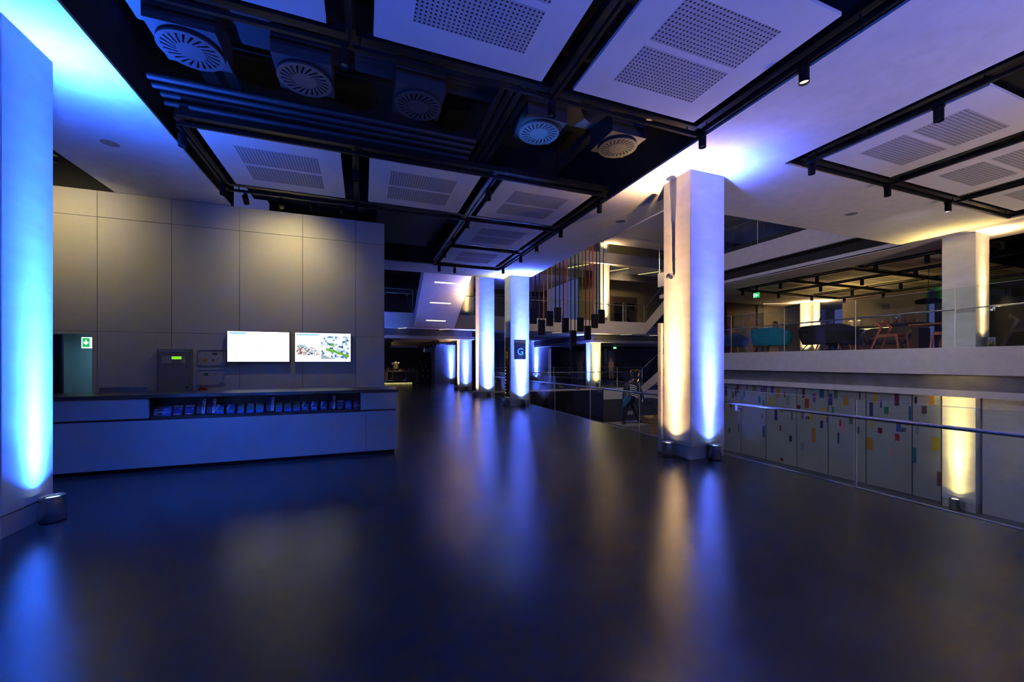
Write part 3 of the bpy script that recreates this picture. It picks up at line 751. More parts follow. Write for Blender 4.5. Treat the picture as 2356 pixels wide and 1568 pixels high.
def leaflet(x0, x1, kind, label, group):
    w = x1 - x0 - 0.015; xc = (x0 + x1) / 2; h = 0.148 if kind != 'book' else 0.225
    nm = 'book' if kind == 'book' else 'leaflet'
    t = thing(nm, label, nm, (xc, Y0 + 0.10, 0.765), group)
    rot = Matrix.Translation((xc, Y0 + 0.10, 0.778 if kind == 'book' else 0.768)) @ Matrix.Rotation(math.radians(-18), 4, 'X')
    def B(n, mats, *bx):
        mb = MB()
        for b in bx:
            mb.mat(b[6] if len(b) > 6 else 0); mb.box(*b[:6])
        mb.xf(rot); return mb.build(n, mats, t)
    if kind == 'book':
        B('cover', ['book_purple'], (-w / 2, w / 2, 0, 0.035, 0, h))
        B('spine', ['paper_white', 'ink'], (w / 2 - 0.035, w / 2, -0.002, 0, 0, h), *[(w / 2 - 0.025, w / 2 - 0.012, -0.003, -0.002, 0.05 + q * 0.018, 0.062 + q * 0.018, 1) for q in range(6)], (w / 2 - 0.028, w / 2 - 0.008, -0.003, -0.002, h - 0.03, h - 0.015, 1))
        B('pages', ['wicker'], (w / 2, w / 2 + 0.004, 0.004, 0.031, 0.003, h - 0.003))
        return t
    base = dict(maroon='maroon', blue='cover_blue', photo='cover_black', navy='cover_navy', green='cover_green')[kind]
    B('cover', [base], (-w / 2, w / 2, 0, 0.006, 0, h))
    if kind == 'photo':
        B('masthead', ['print_white'], (-w / 2, w / 2, -0.001, 0, h - 0.026, h))
        B('picture_patch', ['cover_navy', 'print_white', 'maroon'], (-w / 2, w / 2, -0.001, 0, 0.03, h - 0.027), (w / 2 - 0.03, w / 2 - 0.016, -0.002, -0.001, 0.09, 0.104, 1), (-w / 2, w / 2, -0.001, 0, 0, 0.03, 2))
        B('title', ['print_white'], (-w / 2 + 0.015, w / 2 - 0.03, -0.0025, -0.001, 0.014, 0.026))
    elif kind == 'navy':
        mb = MB()
        mb.prism([(-w / 2, 0.04), (-w / 2 + 0.012, h), (0.005, h - 0.014)], 'y', -0.001, 0)
        mb.xf(rot); mb.build('pale_triangle', 'print_white', t)
        mb = MB().prism([(0.012, 0.055), (w / 2, 0.055), (w / 2, 0.10)], 'y', -0.001, 0); mb.xf(rot); mb.build('green_patch', 'cover_green', t)
        B('title', ['print_white'], (-w / 2 + 0.012, w / 2 - 0.02, -0.002, -0.001, 0.036, 0.046))
        B('cover_foot', ['cover_blue'], (-w / 2 + 0.01, w / 2 - 0.004, -0.0015, 0, 0.004, 0.026))
    elif kind == 'green':
        B('olive_band', ['cover_olive'], (-w / 2, w / 2, -0.001, 0, 0.105, h))
        mb = MB().prism([(-w / 2, 0), (w / 2, 0), (w / 2, 0.052), (0, 0.048), (-w / 2, 0.032)], 'y', -0.001, 0); mb.xf(rot); mb.build('blue_band', 'cover_blue', t)
        B('emblem', ['print_white'], (w / 2 - 0.038, w / 2 - 0.012, -0.002, -0.001, h - 0.024, h - 0.015))
    else:
        s = 'more?' if kind == 'maroon' else 'your'
        o = text_part('headline', s, 0.042, (0, 0, 0), Matrix.Identity(3), 'print_white', None, 0.0006)
        m2 = Matrix.Translation(-Vector((xc, Y0 + 0.10, 0.765))) @ rot @ Matrix.Translation((-w / 2 + 0.012, -0.0012, 0.046)) @ Euler((math.pi / 2, 0, 0)).to_matrix().to_4x4()
        o.data.transform(m2); o.parent = t
        B('small_line', ['print_white'], (-w / 2 + 0.015, -w / 2 + 0.055, -0.001, 0, 0.092, 0.098), (-w / 2 + 0.012, -w / 2 + 0.045, -0.001, 0, 0.028, 0.034), (w / 2 - 0.035, w / 2 - 0.012, -0.001, 0, h - 0.02, h - 0.015))
    return t
LX = [(-2.88, -2.76), (-2.755, -2.635), (-2.63, -2.50), (-2.49, -2.36), (-2.35, -2.23), (-2.22, -2.10), (-2.09, -1.97), (-1.95, -1.83), (-1.81, -1.71), (-1.69, -1.58), (-1.57, -1.45),
      (-1.43, -1.31), (-1.30, -1.195), (-1.18, -1.07), (-1.055, -0.945), (-0.93, -0.82), (-0.80, -0.69), (-0.66, -0.55), (-0.53, -0.425), (-0.41, -0.30), (-0.285, -0.175), (-0.165, -0.055)]
LX = [(a + 0.04, b + 0.04) if i == 0 else (a + 0.02, b + 0.02) if i < 6 else (a, b) for i, (a, b) in enumerate(LX)]
KL = ['maroon leaflet reading more? at the solid panel end of the niche', 'blue leaflet reading your, second in the niche', 'dark picture leaflet next to the blue your leaflet',
      'dark picture leaflet against the first purple book', 'purple book with white spine, first of the pair', 'purple book with white spine, second of the pair',
      'navy leaflet with pale triangle, touching the pair of books', 'navy leaflet with pale triangle, before the first green leaflets', 'green and olive leaflet, first of the group before the single book',
      'green and olive leaflet, middle of the group before the single book', 'green and olive leaflet touching the single book', 'single purple book with white spine in the middle of the niche',
      'green and olive leaflet right after the middle book', 'green and olive leaflet, middle of the group after the middle book', 'green and olive leaflet before three navy leaflets',
      'navy leaflet, first of the group of three', 'navy leaflet, middle of the group of three', 'navy leaflet, last of the group of three', 'purple book near the short panel end of the niche',
      'dark picture leaflet after the last book', 'blue leaflet reading your near the short panel', 'maroon leaflet reading more? at the short panel end']
KK = ['maroon', 'blue', 'photo', 'photo', 'book', 'book', 'navy', 'navy', 'green', 'green', 'green', 'book', 'green', 'green', 'green', 'navy', 'navy', 'navy', 'book', 'photo', 'blue', 'maroon']
for (a, b), k, l in zip(LX, KK, KL): leaflet(a, b, k, l, 'books in the desk niche' if k == 'book' else 'leaflets in the desk niche')

# computer behind the desk
t = thing('desktop_computer', 'silver all-in-one computer seen from behind above the desk top', 'computer', (-3.5, 7.95, 0.72))
MB().prism([(-3.80, 0.80), (-3.205, 0.80), (-3.205, 1.168), (-3.80, 1.168)], 'y', 7.94, 7.958).build('screen_back', 'computer_grey', t, 0.006)
MB().prism([(-3.802, 1.150), (-3.203, 1.150), (-3.203, 1.174), (-3.802, 1.174)], 'y', 7.936, 7.965).build('rim', 'alu_frame', t, 0.004)
MB().lathe((-3.5, 7.937, 1.085), [(0, 0), (0.018, 0), (0.018, 0.002)], 16).xf(Matrix.Identity(4)).build('emblem', 'glossy_black', t)
MB().box(-3.6, -3.4, 7.96, 8.0, 0.72, 0.95).box(-3.62, -3.38, 7.88, 8.1, 0.72, 0.73).build('stand', 'brushed', t)
o = MB().box(-6.4, 0.42, 7.80, 8.25, 0.68, 0.72).box(-6.4, -6.36, 7.8, 8.25, 0, 0.68).box(0.38, 0.42, 7.8, 8.25, 0, 0.68).build('staff_shelf', 'desk_wood')
tag(o, 'low staff worktop behind the reception desk', 'worktop')

# ---------------- things on the reception wall
t = thing('fire_alarm_panel', 'grey metal fire alarm cabinet with green display on the wall', 'cabinet', (-3.285, W, 0.5))
MB().box(-3.545, -3.025, W - 0.10, W, 0.30, 1.785).build('case', 'cabinet_grey', t, 0.004)
MB().box(-3.515, -3.055, W - 0.115, W - 0.10, 0.34, 1.76).mat(1).box(-3.515, -3.055, W - 0.117, W - 0.115, 1.745, 1.76).build('door', ['cabinet_grey', 'alu_frame'], t, 0.002)
MB().box(-3.46, -3.11, W - 0.119, W - 0.115, 1.52, 1.66).build('window', 'plan_paper', t)
MB().box(-3.315, -3.17, W - 0.122, W - 0.119, 1.60, 1.65).build('display', 'lcd', t)
MB().box(-3.315, -3.17, W - 0.121, W - 0.119, 1.525, 1.585).build('keypad', 'cabinet_grey', t)
for z in (1.46, 1.08): MB().tube((-3.085, W - 0.115, z), (-3.085, W - 0.128, z), 0.012).build('lock', 'glossy_black', t)
def plan(x0, x1, z0, z1, label, rooms):
    t = thing('framed_floor_plan', label, 'framed plan', ((x0 + x1) / 2, W, z0), 'framed floor plans')
    f = 0.014
    MB().box(x0, x1, W - 0.02, W, z0, z0 + f).box(x0, x1, W - 0.02, W, z1 - f, z1).box(x0, x0 + f, W - 0.02, W, z0, z1).box(x1 - f, x1, W - 0.02, W, z0, z1).build('frame', 'alu_frame', t)
    mb = MB().box(x0 + f, x1 - f, W - 0.008, W - 0.001, z0 + f, z1 - f)
    mats = ['plan_paper']
    for (a, b, c, d, m) in rooms:
        if m not in mats: mats.append(m)
        mb.mat(mats.index(m)).box(x0 + a, x0 + b, W - 0.010, W - 0.008, z0 + c, z0 + d)
    mb.build('drawing', mats, t)
plan(-2.945, -2.51, 1.485, 1.79, 'framed floor plan, upper one, with four coloured rooms', [(0.22, 0.255, 0.20, 0.235, 'tint_green'), (0.255, 0.30, 0.20, 0.24, 'tint_indigo'), (0.075, 0.15, 0.08, 0.12, 'tint_orange'),
     (0.22, 0.25, 0.08, 0.12, 'tint_teal'), (0.25, 0.295, 0.08, 0.12, 'tint_pink'), (0.36, 0.41, 0.025, 0.037, 'ink'), (0.10, 0.12, 0.20, 0.22, 'cabinet_grey')])
plan(-2.965, -2.52, 1.11, 1.415, 'framed floor plan, lower one, with two outlined rooms', [(0.10, 0.14, 0.18, 0.22, 'tint_green'), (0.14, 0.18, 0.175, 0.225, 'tint_indigo'), (0.27, 0.31, 0.21, 0.218, 'ink'), (0.27, 0.31, 0.185, 0.192, 'ink'),
     (0.304, 0.31, 0.185, 0.218, 'ink'), (0.22, 0.26, 0.10, 0.107, 'cabinet_grey'), (0.254, 0.26, 0.08, 0.107, 'cabinet_grey'), (0.36, 0.42, 0.025, 0.037, 'ink')])
t = thing('alarm_bell', 'round red alarm bell on the wall just above the desk top', 'alarm bell', (-2.87, W, 0.99))
MB().tube((-2.87, W, 0.99), (-2.87, W - 0.03, 0.99), 0.05).build('base', 'alarm_red', t)
MB().tube((-2.87, W - 0.03, 0.99), (-2.87, W - 0.06, 0.99), 0.085, 28, 0.075).build('gong', 'alarm_red', t, 0.004)

def screen_mats():
    for nm, cols_, sc_, vo in (('screen_city', [(0.03, 0.12, 0.28), (0.35, 0.62, 0.85), (0.95, 0.98, 1.0), (1, 1, 1)], 26, True), ('screen_house', [(0.05, 0.10, 0.12), (0.22, 0.20, 0.12), (0.62, 0.52, 0.45), (0.85, 0.9, 0.95)], 40, True)):
        m = bpy.data.materials.new(nm); m.use_nodes = True; nt = m.node_tree; b = nt.nodes['Principled BSDF']
        tc = nt.nodes.new('ShaderNodeTexCoord'); v = nt.nodes.new('ShaderNodeTexVoronoi'); v.inputs['Scale'].default_value = sc_
        nt.links.new(tc.outputs['Object'], v.inputs['Vector'])
        r = nt.nodes.new('ShaderNodeValToRGB'); el = r.color_ramp.elements
        el[0].color = (*cols_[0], 1); el[0].position = 0.1; el[1].color = (*cols_[3], 1); el[1].position = 0.75
        e = el.new(0.25); e.color = (*cols_[1], 1); e = el.new(0.45); e.color = (*cols_[2], 1)
        sp = nt.nodes.new('ShaderNodeSeparateXYZ'); nt.links.new(v.outputs['Color'], sp.inputs[0])
        nt.links.new(sp.outputs[0], r.inputs[0]); nt.links.new(r.outputs[0], b.inputs['Emission Color']); b.inputs['Emission Strength'].default_value = 1.0
        nt.links.new(r.outputs[0], b.inputs['Base Color'])
        M[nm] = m
screen_mats()
M['screen_green'] = emit('screen_green', (0.16, 0.42, 0.04), 1.0)
M['screen_roof'] = emit('screen_roof', (0.30, 0.55, 0.70), 1.0)
M['screen_brick'] = emit('screen_brick', (0.45, 0.12, 0.05), 1.0)
M['screen_river'] = emit('screen_river', (0.35, 0.42, 0.46), 1.0)
def display(x0, x1, z0, z1, label, title):
    t = thing('wall_display', label, 'screen', ((x0 + x1) / 2, W, z0), 'wall displays')
    MB().box(x0, x1, W - 0.09, W - 0.035, z0, z1).build('casing', 'black_metal', t, 0.003)
    MB().box(x0 + 0.009, x1 - 0.009, W - 0.093, W - 0.090, z0 + 0.009, z1 - 0.009).build('screen', 'screen', t)
    MB().box(x0 + 0.3, x1 - 0.3, W - 0.035, W, z0 + 0.15, z1 - 0.15).build('wall_bracket', 'black_metal', t)
    y = W - 0.0935
    tw = {1: 0.285, 2: 0.41}[title[0]]
    MB().box(x0 + 0.04, x0 + 0.05 + tw, y, W - 0.093, z1 - 0.064, z1 - 0.028).build('title_highlight', 'screen_highlight', t)
    text_part('title', title[1], 0.030, (x0 + 0.045, y - 0.001, z1 - 0.055), FACE_MY, 'screen_text', t, 0.0004, sx=title[2])
    return t, y
t, y = display(-2.465, -1.39, 1.545, 2.155, 'wall display showing a nearly blank white page', (1, 'Usher Gallery, Lincoln', 0.9))
MB().box(-1.99, -1.95, y, y + 0.0005, 1.72, 1.90).box(-2.28, -2.13, y, y + 0.0005, 1.84, 1.87).box(-1.72, -1.66, y, y + 0.0005, 1.83, 1.86).build('faint_drawing', 'screen_faint', t)
t, y = display(-1.305, -0.24, 1.545, 2.155, 'wall display showing a building photo and a city view', (2, 'Northern Estate, House of Parliament', 0.80))
bx0, bz0 = -1.27, 1.685
MB().prism([(bx0, bz0), (bx0 + 0.425, bz0), (bx0 + 0.425, bz0 + 0.10), (bx0 + 0.40, bz0 + 0.13), (bx0 + 0.29, bz0 + 0.165), (bx0 + 0.25, bz0 + 0.175), (bx0 + 0.21, bz0 + 0.145), (bx0 + 0.14, bz0 + 0.20), (bx0 + 0.06, bz0 + 0.22), (bx0, bz0 + 0.18)], 'y', y, y + 0.0005).build('building_picture', 'screen_house', t)
MB().prism([(bx0 + 0.06, bz0 + 0.205), (bx0 + 0.21, bz0 + 0.14), (bx0 + 0.19, bz0 + 0.185), (bx0 + 0.07, bz0 + 0.225)], 'y', y - 0.0006, y).box(bx0 + 0.05, bx0 + 0.065, y - 0.0006, y, bz0 + 0.21, bz0 + 0.26).box(bx0 + 0.14, bx0 + 0.155, y - 0.0006, y, bz0 + 0.19, bz0 + 0.24).box(bx0 + 0.29, bx0 + 0.30, y - 0.0006, y, bz0 + 0.15, bz0 + 0.19).build('picture_roof', 'screen_roof', t)
MB().box(bx0 + 0.055, bx0 + 0.09, y - 0.0006, y, bz0 + 0.02, bz0 + 0.14).build('picture_brickwork', 'screen_brick', t)
cx0, cz0 = -0.815, 1.61
MB().box(cx0, cx0 + 0.535, y, y + 0.0005, cz0, cz0 + 0.475).build('city_picture', 'screen_city', t)
random.seed(3)
mb = MB()
for i in range(16):
    f = i / 15; xx = cx0 + 0.12 + f * 0.39; zz = cz0 + 0.20 - f * 0.14 + random.uniform(-0.01, 0.01)
    mb.lathe((0, 0, 0), [(0, 0), (random.uniform(0.018, 0.034), 0)], 10).xf(Matrix.Translation((xx, y - 0.0006 - i * 1e-5, zz)) @ Matrix.Rotation(math.pi / 2, 4, 'X'), len(mb.v) - 20)
mb.box(cx0 + 0.18, cx0 + 0.24, y - 0.0006, y, cz0 + 0.27, cz0 + 0.33)
mb.build('picture_trees', 'screen_green', t)
MB().prism([(cx0, cz0), (cx0 + 0.24, cz0), (cx0, cz0 + 0.10)], 'y', y - 0.0006, y).build('picture_river', 'screen_river', t)

# ---------------- doorway details
t = thing('exit_sign', 'green running man exit sign inside the doorway behind the desk', 'exit sign', (-4.72, 9.55, 1.9), 'emergency exit signs')
MB().box(-4.80, -4.66, 9.53, 9.56, 1.80, 2.00).build('case', 'exit_white', t)
MB().box(-4.785, -4.685, 9.526, 9.53, 1.82, 1.985).build('green_face', 'exit_green', t)
MB().box(-4.77, -4.70, 9.523, 9.526, 1.885, 1.915).box(-4.745, -4.725, 9.523, 9.526, 1.86, 1.95).build('pictogram', 'exit_white', t)
spot('exit_sign_lamp', (-4.72, 9.60, 1.98), (-4.65, 10.6, 1.5), (0.25, 0.7, 1.0), 22, 110)
t = thing('poster', 'dark glass poster with red rounded shapes inside the doorway', 'poster', (-4.72, 10.58, 1.2))
MB().box(-5.05, -4.62, 10.57, 10.59, 0.75, 1.62).build('glass_sheet', 'poster_teal', t)
MB().tube((-4.92, 10.57, 1.42), (-4.92, 10.565, 1.42), 0.075, 20).tube((-4.80, 10.57, 1.27), (-4.80, 10.565, 1.27), 0.085, 20).build('red_shapes', 'alarm_red', t)
o = MB().box(-5.08, -4.88, 10.57, 10.6, 1.70, 1.95).build('notice_plate', 'glossy_black'); tag(o, 'small black square plate on the corridor wall', 'plate')

# ================================================================== BALUSTRADES
def balustrade(label, ax, c, joints, z0, gh, rz, side, brackets, ends=None):
    """ax 'y': runs along Y at x=c; ax 'x': runs along X at y=c. side: sign of the handrail offset"""
    a, b = joints[0], joints[-1]
    t = thing('glass_balustrade', label, 'balustrade', ((c, (a + b) / 2, z0) if ax == 'y' else ((a + b) / 2, c, z0)))
    def bx(mb, p0, p1, q0, q1, r0, r1):
        return mb.box(q0, q1, p0, p1, r0, r1) if ax == 'y' else mb.box(p0, p1, q0, q1, r0, r1)
    def pt(p, q, r): return (q, p, r) if ax == 'y' else (p, q, r)
    for i in range(len(joints) - 1):
        mb = MB(); bx(mb, joints[i] + 0.012, joints[i + 1] - 0.012, c - 0.008, c + 0.008, z0 + 0.005, z0 + gh)
        mb.build('glass_pane', 'glass', t)
        mb = MB(); bx(mb, joints[i + 1] - 0.022, joints[i + 1] - 0.012, c - 0.009, c + 0.009, z0 + 0.005, z0 + gh)
        bx(mb, joints[i] + 0.012, joints[i + 1] - 0.012, c - 0.008, c + 0.008, z0 + gh, z0 + gh + 0.003)
        mb.build('polished_edge', 'glass_edge', t)
    mb = MB(); bx(mb, a, b, c - 0.02, c + 0.02, z0 - 0.012, z0 + 0.006); mb.build('base_channel', 'bright_alu', t)
    h = c + side * 0.075
    MB().tube(pt(a, h, z0 + rz), pt(b, h, z0 + rz), 0.021, 18).build('handrail', 'steel', t)
    for p in brackets:
        mb = MB().box(*( (h - 0.005, h + 0.005, p - 0.02, p + 0.02) if ax == 'y' else (p - 0.02, p + 0.02, h - 0.005, h + 0.005)), z0 + rz - 0.11, z0 + rz - 0.015)
        mb.tube(pt(p, h, z0 + rz - 0.09), pt(p, c - side * 0.02, z0 + rz - 0.09), 0.014, 12)
        mb.tube(pt(p, c - side * 0.01, z0 + rz - 0.09), pt(p, c - side * 0.035, z0 + rz - 0.09), 0.026, 16)
        mb.tube(pt(p, c + side * 0.01, z0 + rz - 0.09), pt(p, c + side * 0.025, z0 + rz - 0.09), 0.026, 16)
        mb.build('bracket', 'steel', t)
    return t
balustrade('clear glass balustrade with steel handrail along the void, passing the big column', 'y', 5.715, [-5.1, -3.05, -0.98, 1.08, 3.14, 5.2, 7.27, 9.3, 11.4, 13.45, 15.5, 17.6, 19.95], 0.0, 1.085, 0.875, -1,
           [-1.49, -0.45, 0.59, 1.63, 2.67, 3.71, 4.75, 6.2, 7.6, 8.8, 9.9, 10.9, 12.3, 13.9, 15.9, 17.9, 19.4])
balustrade('far glass balustrade across the end of the void in front of the silhouettes', 'x', 20.03, [5.8, 7.9, 10.0, 12.1, 14.2, 16.0], 0.0, 1.25, 0.95, 1, [6.8, 8.9, 11.0, 13.2, 15.3])
balustrade('glass balustrade of the cafe terrace above the void', 'y', 13.24, [-7.1, -5.05, -3.0, -0.95, 1.1, 3.15, 5.21, 7.27, 9.33, 11.39, 13.4, 15.35], 1.89, 1.42, 0.92, 1, [2.2, 4.6, 6.3, 7.9, 9.6, 11.0, 12.6])
balustrade('glass balustrade on the first gallery before the double doors', 'x', 20.03, [4.4, 6.3, 8.4, 10.5, 12.6, 14.6, 16.15], 3.95, 1.15, 1.0, 1, [7.3, 9.4, 11.5, 13.6, 15.5])
balustrade('glass balustrade on the gallery beside the upper end of the sloping stair', 'x', 20.03, [-4.0, -2.0, 0.0, 2.3], 3.95, 1.15, 0.95, 1, [-1.0, 1.0, 2.0])
balustrade('glass balustrade on the second gallery under the dark roof', 'x', 20.43, [5.4, 7.5, 9.6, 11.7, 13.8, 15.9, 17.3], 8.1, 1.15, 1.0, 1, [14.6, 15.8, 16.9])
balustrade('glass balustrade on the upper floor edge above the cafe', 'y', 13.24, [6.3, 8.3, 10.3, 12.3, 14.3, 15.35], 5.76, 1.2, 0.95, 1, [8.9, 9.9, 11.2])

# ================================================================== MURAL WALL IN THE LOWER HALL
TN = dict(na='navy', dk='dark', te='teal', dr='darkred', bl='blue', re='red', ol='olive', pu='purple', dp='violet', ye='yellow', gt='grey', gr='green', ind='indigo', ora='orange', br='brown', pi='pink')
RECTS = [(11.74, 0.22, 11.84, 0.59, 'na'), (11.45, 0.14, 11.5, 0.37, 'dk'), (11.31, 0.21, 11.4, 0.54, 'te'), (11.22, 0.37, 11.31, 0.68, 'dr'), (11.03, 0.11, 11.09, 0.25, 'bl'), (10.94, 0.25, 11.03, 0.45, 'bl'), (10.84, 0.49, 10.88, 0.72, 're'), (10.49, 0.49, 10.65, 0.71, 'ol'), (10.33, 0.06, 10.42, 0.31, 'bl'), (10.15, 0.46, 10.33, 0.64, 'pu'), (10.09, 0.49, 10.13, 0.69, 'dr'), (10.19, -0.14, 10.24, 0.18, 'te'), (9.85, 0.47, 9.94, 0.72, 'dp'), (9.85, 0.04, 10.0, 0.32, 'ye'), (9.63, 0.32, 9.75, 0.64, 'ora'), (9.43, 0.34, 9.48, 0.53, 'dr'), (9.29, 0.1, 9.39, 0.41, 'gt'), (9.18, -0.39, 9.23, -0.1, 'gr'), (9.71, -0.48, 9.81, -0.1, 'ind'), (9.51, -0.19, 9.62, -0.08, 'ol'), (8.79, 0.38, 8.88, 0.68, 'dr'), (8.93, 0.01, 9.04, 0.12, 'dr'), (8.66, 0.06, 8.79, 0.36, 're'), (8.46, 0.27, 8.55, 0.54, 'pu'), (8.22, 0.42, 8.35, 0.71, 'te'), (7.98, 0.22, 8.08, 0.58, 'ind'), (7.84, 0.42, 7.93, 0.72, 'gr'), (7.94, -0.13, 7.99, 0.17, 'gr'), (7.54, 0.27, 7.69, 0.53, 'ora'), (7.68, 0.14, 7.74, 0.35, 'ye'), (7.24, 0.46, 7.28, 0.68, 'dr'), (8.19, -0.23, 8.32, 0.12, 'ye'), (8.24, -0.52, 8.33, -0.29, 'ind'), (8.09, -0.33, 8.14, -0.15, 'dk'), (8.46, -1.01, 8.57, -0.56, 'ora'), (8.52, -0.32, 8.63, -0.09, 'ye'), (7.74, -0.38, 7.79, -0.19, 're'), (7.64, -0.58, 7.74, -0.29, 'pi'), (7.44, -0.28, 7.53, -0.08, 'gr'), (7.27, -0.53, 7.36, -0.33, 'te'), (7.36, 0.12, 7.39, 0.25, 'br'), (6.94, 0.02, 7.03, 0.41, 'dp'), (6.83, 0.37, 6.93, 0.73, 'ye'), (6.93, -0.33, 6.99, -0.14, 'ye'), (6.74, 0.27, 6.78, 0.49, 'na'), (6.59, 0.12, 6.69, 0.32, 'gr'), (6.73, -0.43, 6.83, -0.28, 'dr'), (6.36, 0.37, 6.46, 0.73, 'dr'), (6.11, 0.02, 6.16, 0.38, 'te'), (5.99, 0.46, 6.04, 0.64, 'dk'), (5.8, 0.22, 5.9, 0.42, 'br'), (5.66, 0.47, 5.75, 0.72, 'ora'), (5.95, -0.33, 6.03, 0.04, 'gt'), (6.18, -0.14, 6.26, -0.06, 'ora'), (6.35, -0.57, 6.45, -0.38, 're'), (5.56, -0.67, 5.71, -0.33, 'ye'), (6.95, -0.94, 7.1, -0.59, 'ora'), (6.48, -0.99, 6.53, -0.78, 'pi'), (6.0, -1.08, 6.1, -0.68, 'bl'), (5.52, -1.54, 5.61, -1.19, 'br'), (7.79, -0.91, 7.84, -0.58, 'na'), (9.21, -1.12, 9.3, -0.93, 'dk'), (9.58, -0.82, 9.63, -0.63, 'dr'), (10.15, -1.15, 10.26, -0.75, 'bl'), (10.23, -0.48, 10.31, -0.35, 'ol'), (11.59, -1.22, 11.69, -1.03, 'gr'), (11.2, -1.1, 11.24, -0.81, 'dr'), (11.85, -0.48, 11.92, -0.1, 're'), (11.53, -0.23, 11.63, -0.09, 're'), (11.74, -0.67, 11.84, -0.47, 'ye'), (9.5, -1.86, 9.6, -1.74, 'dr'), (8.82, -1.31, 8.92, -1.08, 'gt')]
bounds = [5.52, 6.09, 7.11, 8.10, 9.05, 10.12, 11.13, 12.15, 13.2, 14.3, 15.4]
random.seed(11)
for i in range(60):
    yy = random.uniform(11.95, 15.2); zz = 0.7 - abs(random.gauss(0, 0.9)); w_ = random.choice((0.05, 0.08, 0.12)); hh = random.uniform(0.15, 0.4)
    if zz - hh > -1.95: RECTS.append((yy, zz - hh, yy + w_, zz, random.choice(list(TN))))
wt = thing('mural_wall', 'long grey glass wall patterned with small coloured rectangles', 'wall panelling', (13.45, 10.4, -2))
keys = list(TN)
for i in range(len(bounds) - 1):
    a, b = bounds[i] + 0.012, bounds[i + 1] - 0.012
    mb = MB().box(13.45, 13.48, a, b, -1.93, 0.712)
    used = []
    for n, (y0, z0, y1, z1, k) in enumerate(RECTS):
        y0_, y1_ = max(y0, a), min(y1, b)
        if y1_ - y0_ < 0.01: continue
        if k not in used: used.append(k)
        e = 13.4480 - (n % 7) * 0.00008
        mb.mat(1 + used.index(k)).add([(e, y0_, z0), (e, y1_, z0), (e, y1_, z1), (e, y0_, z1)], [(0, 1, 2, 3)])
    mb.build('glass_panel', ['mural_grey'] + ['tint_' + TN[k] for k in used], wt)
MB().box(13.485, 13.6, 5.52, 15.4, -2, 0.715).build('backing', 'joint_dark', wt)
MB().box(13.44, 13.48, 5.52, 15.4, -2, -1.94).build('base_rail', 'brushed', wt)

# ================================================================== STAIRS
# sloping stair seen from below, rising towards the viewer
t = thing('staircase', 'white sloping stair underside with three linear lights', 'stairs', (3.35, 16, 3.3))
def zs_(y): return 3.26 + (20.0 - y) * 0.572
MB().prism([(20.0, zs_(20)), (12.2, zs_(12.2)), (12.2, zs_(12.2) + 0.3), (20.0, zs_(20) + 0.45)], 'x', 2.40, 4.29).build('soffit', 'fascia_white', t)
for x0, x1 in ((2.34, 2.41), (4.28, 4.345)):
    MB().prism([(20.0, zs_(20) - 0.01), (12.2, zs_(12.2) - 0.01), (12.2, zs_(12.2) + 0.72), (20.0, zs_(20) + 0.72)], 'x', x0, x1).build('stringer', 'fascia_white', t)
mb = MB()
for i in range(24):
    y = 19.9 - i * 0.31; mb.box(2.41, 4.28, y - 0.31, y, zs_(y) + 0.2, zs_(y) + 0.55)
mb.build('treads', 'white_ceiling', t)
for y in (19.48, 18.27, 17.05):
    n = Vector((0, -0.572, -1)).normalized(); z = zs_(y)
    MB().add([(2.85, y + .035, zs_(y + .035) - .004), (3.80, y + .035, zs_(y + .035) - .004), (3.80, y - .035, zs_(y - .035) - .004), (2.85, y - .035, zs_(y - .035) - .004),
              (2.85, y + .035, zs_(y + .035) + .02), (3.80, y + .035, zs_(y + .035) + .02), (3.80, y - .035, zs_(y - .035) + .02), (2.85, y - .035, zs_(y - .035) + .02)],
             [(0, 1, 2, 3), (4, 7, 6, 5), (0, 4, 5, 1), (1, 5, 6, 2), (2, 6, 7, 3), (3, 7, 4, 0)]).build('linear_light', 'led', t)
mb = MB().prism([(19.9, zs_(19.9) + 0.74), (12.3, zs_(12.3) + 0.74), (12.3, zs_(12.3) + 1.7), (19.9, zs_(19.9) + 1.7)], 'x', 2.365, 2.38); mb.build('glass_side', 'glass', t)
# stair from the far floor up to the cafe terrace
t = thing('staircase', 'lower stair with white side and thin handrail climbing to the cafe terrace', 'stairs', (15.3, 17, 0))
MB().prism([(18.55, 0.0), (18.3, 0.12), (15.4, 1.99), (15.4, 1.35), (18.9, -0.62), (19.4, -0.62)], 'x', 14.46, 14.54).build('stringer', 'fascia_white', t)
MB().prism([(18.55, 0.0), (18.3, 0.12), (15.4, 1.99), (15.4, 1.35), (18.9, -0.62), (19.4, -0.62)], 'x', 16.2, 16.28).build('stringer', 'fascia_white', t)
mb = MB()
for i in range(11): mb.box(14.54, 16.2, 18.4 - (i + 1) * 0.275, 18.4 - i * 0.275, i * 0.171 - 0.02, (i + 1) * 0.171)
mb.build('treads', 'lower_floor', t)
MB().tube((14.5, 18.5, 0.96), (14.5, 15.4, 2.88), 0.02, 12).build('handrail', 'steel', t)
MB().prism([(18.4, 0.15), (15.45, 2.0), (15.45, 2.9), (18.4, 1.05)], 'x', 14.49, 14.505).build('glass_side', 'glass', t)
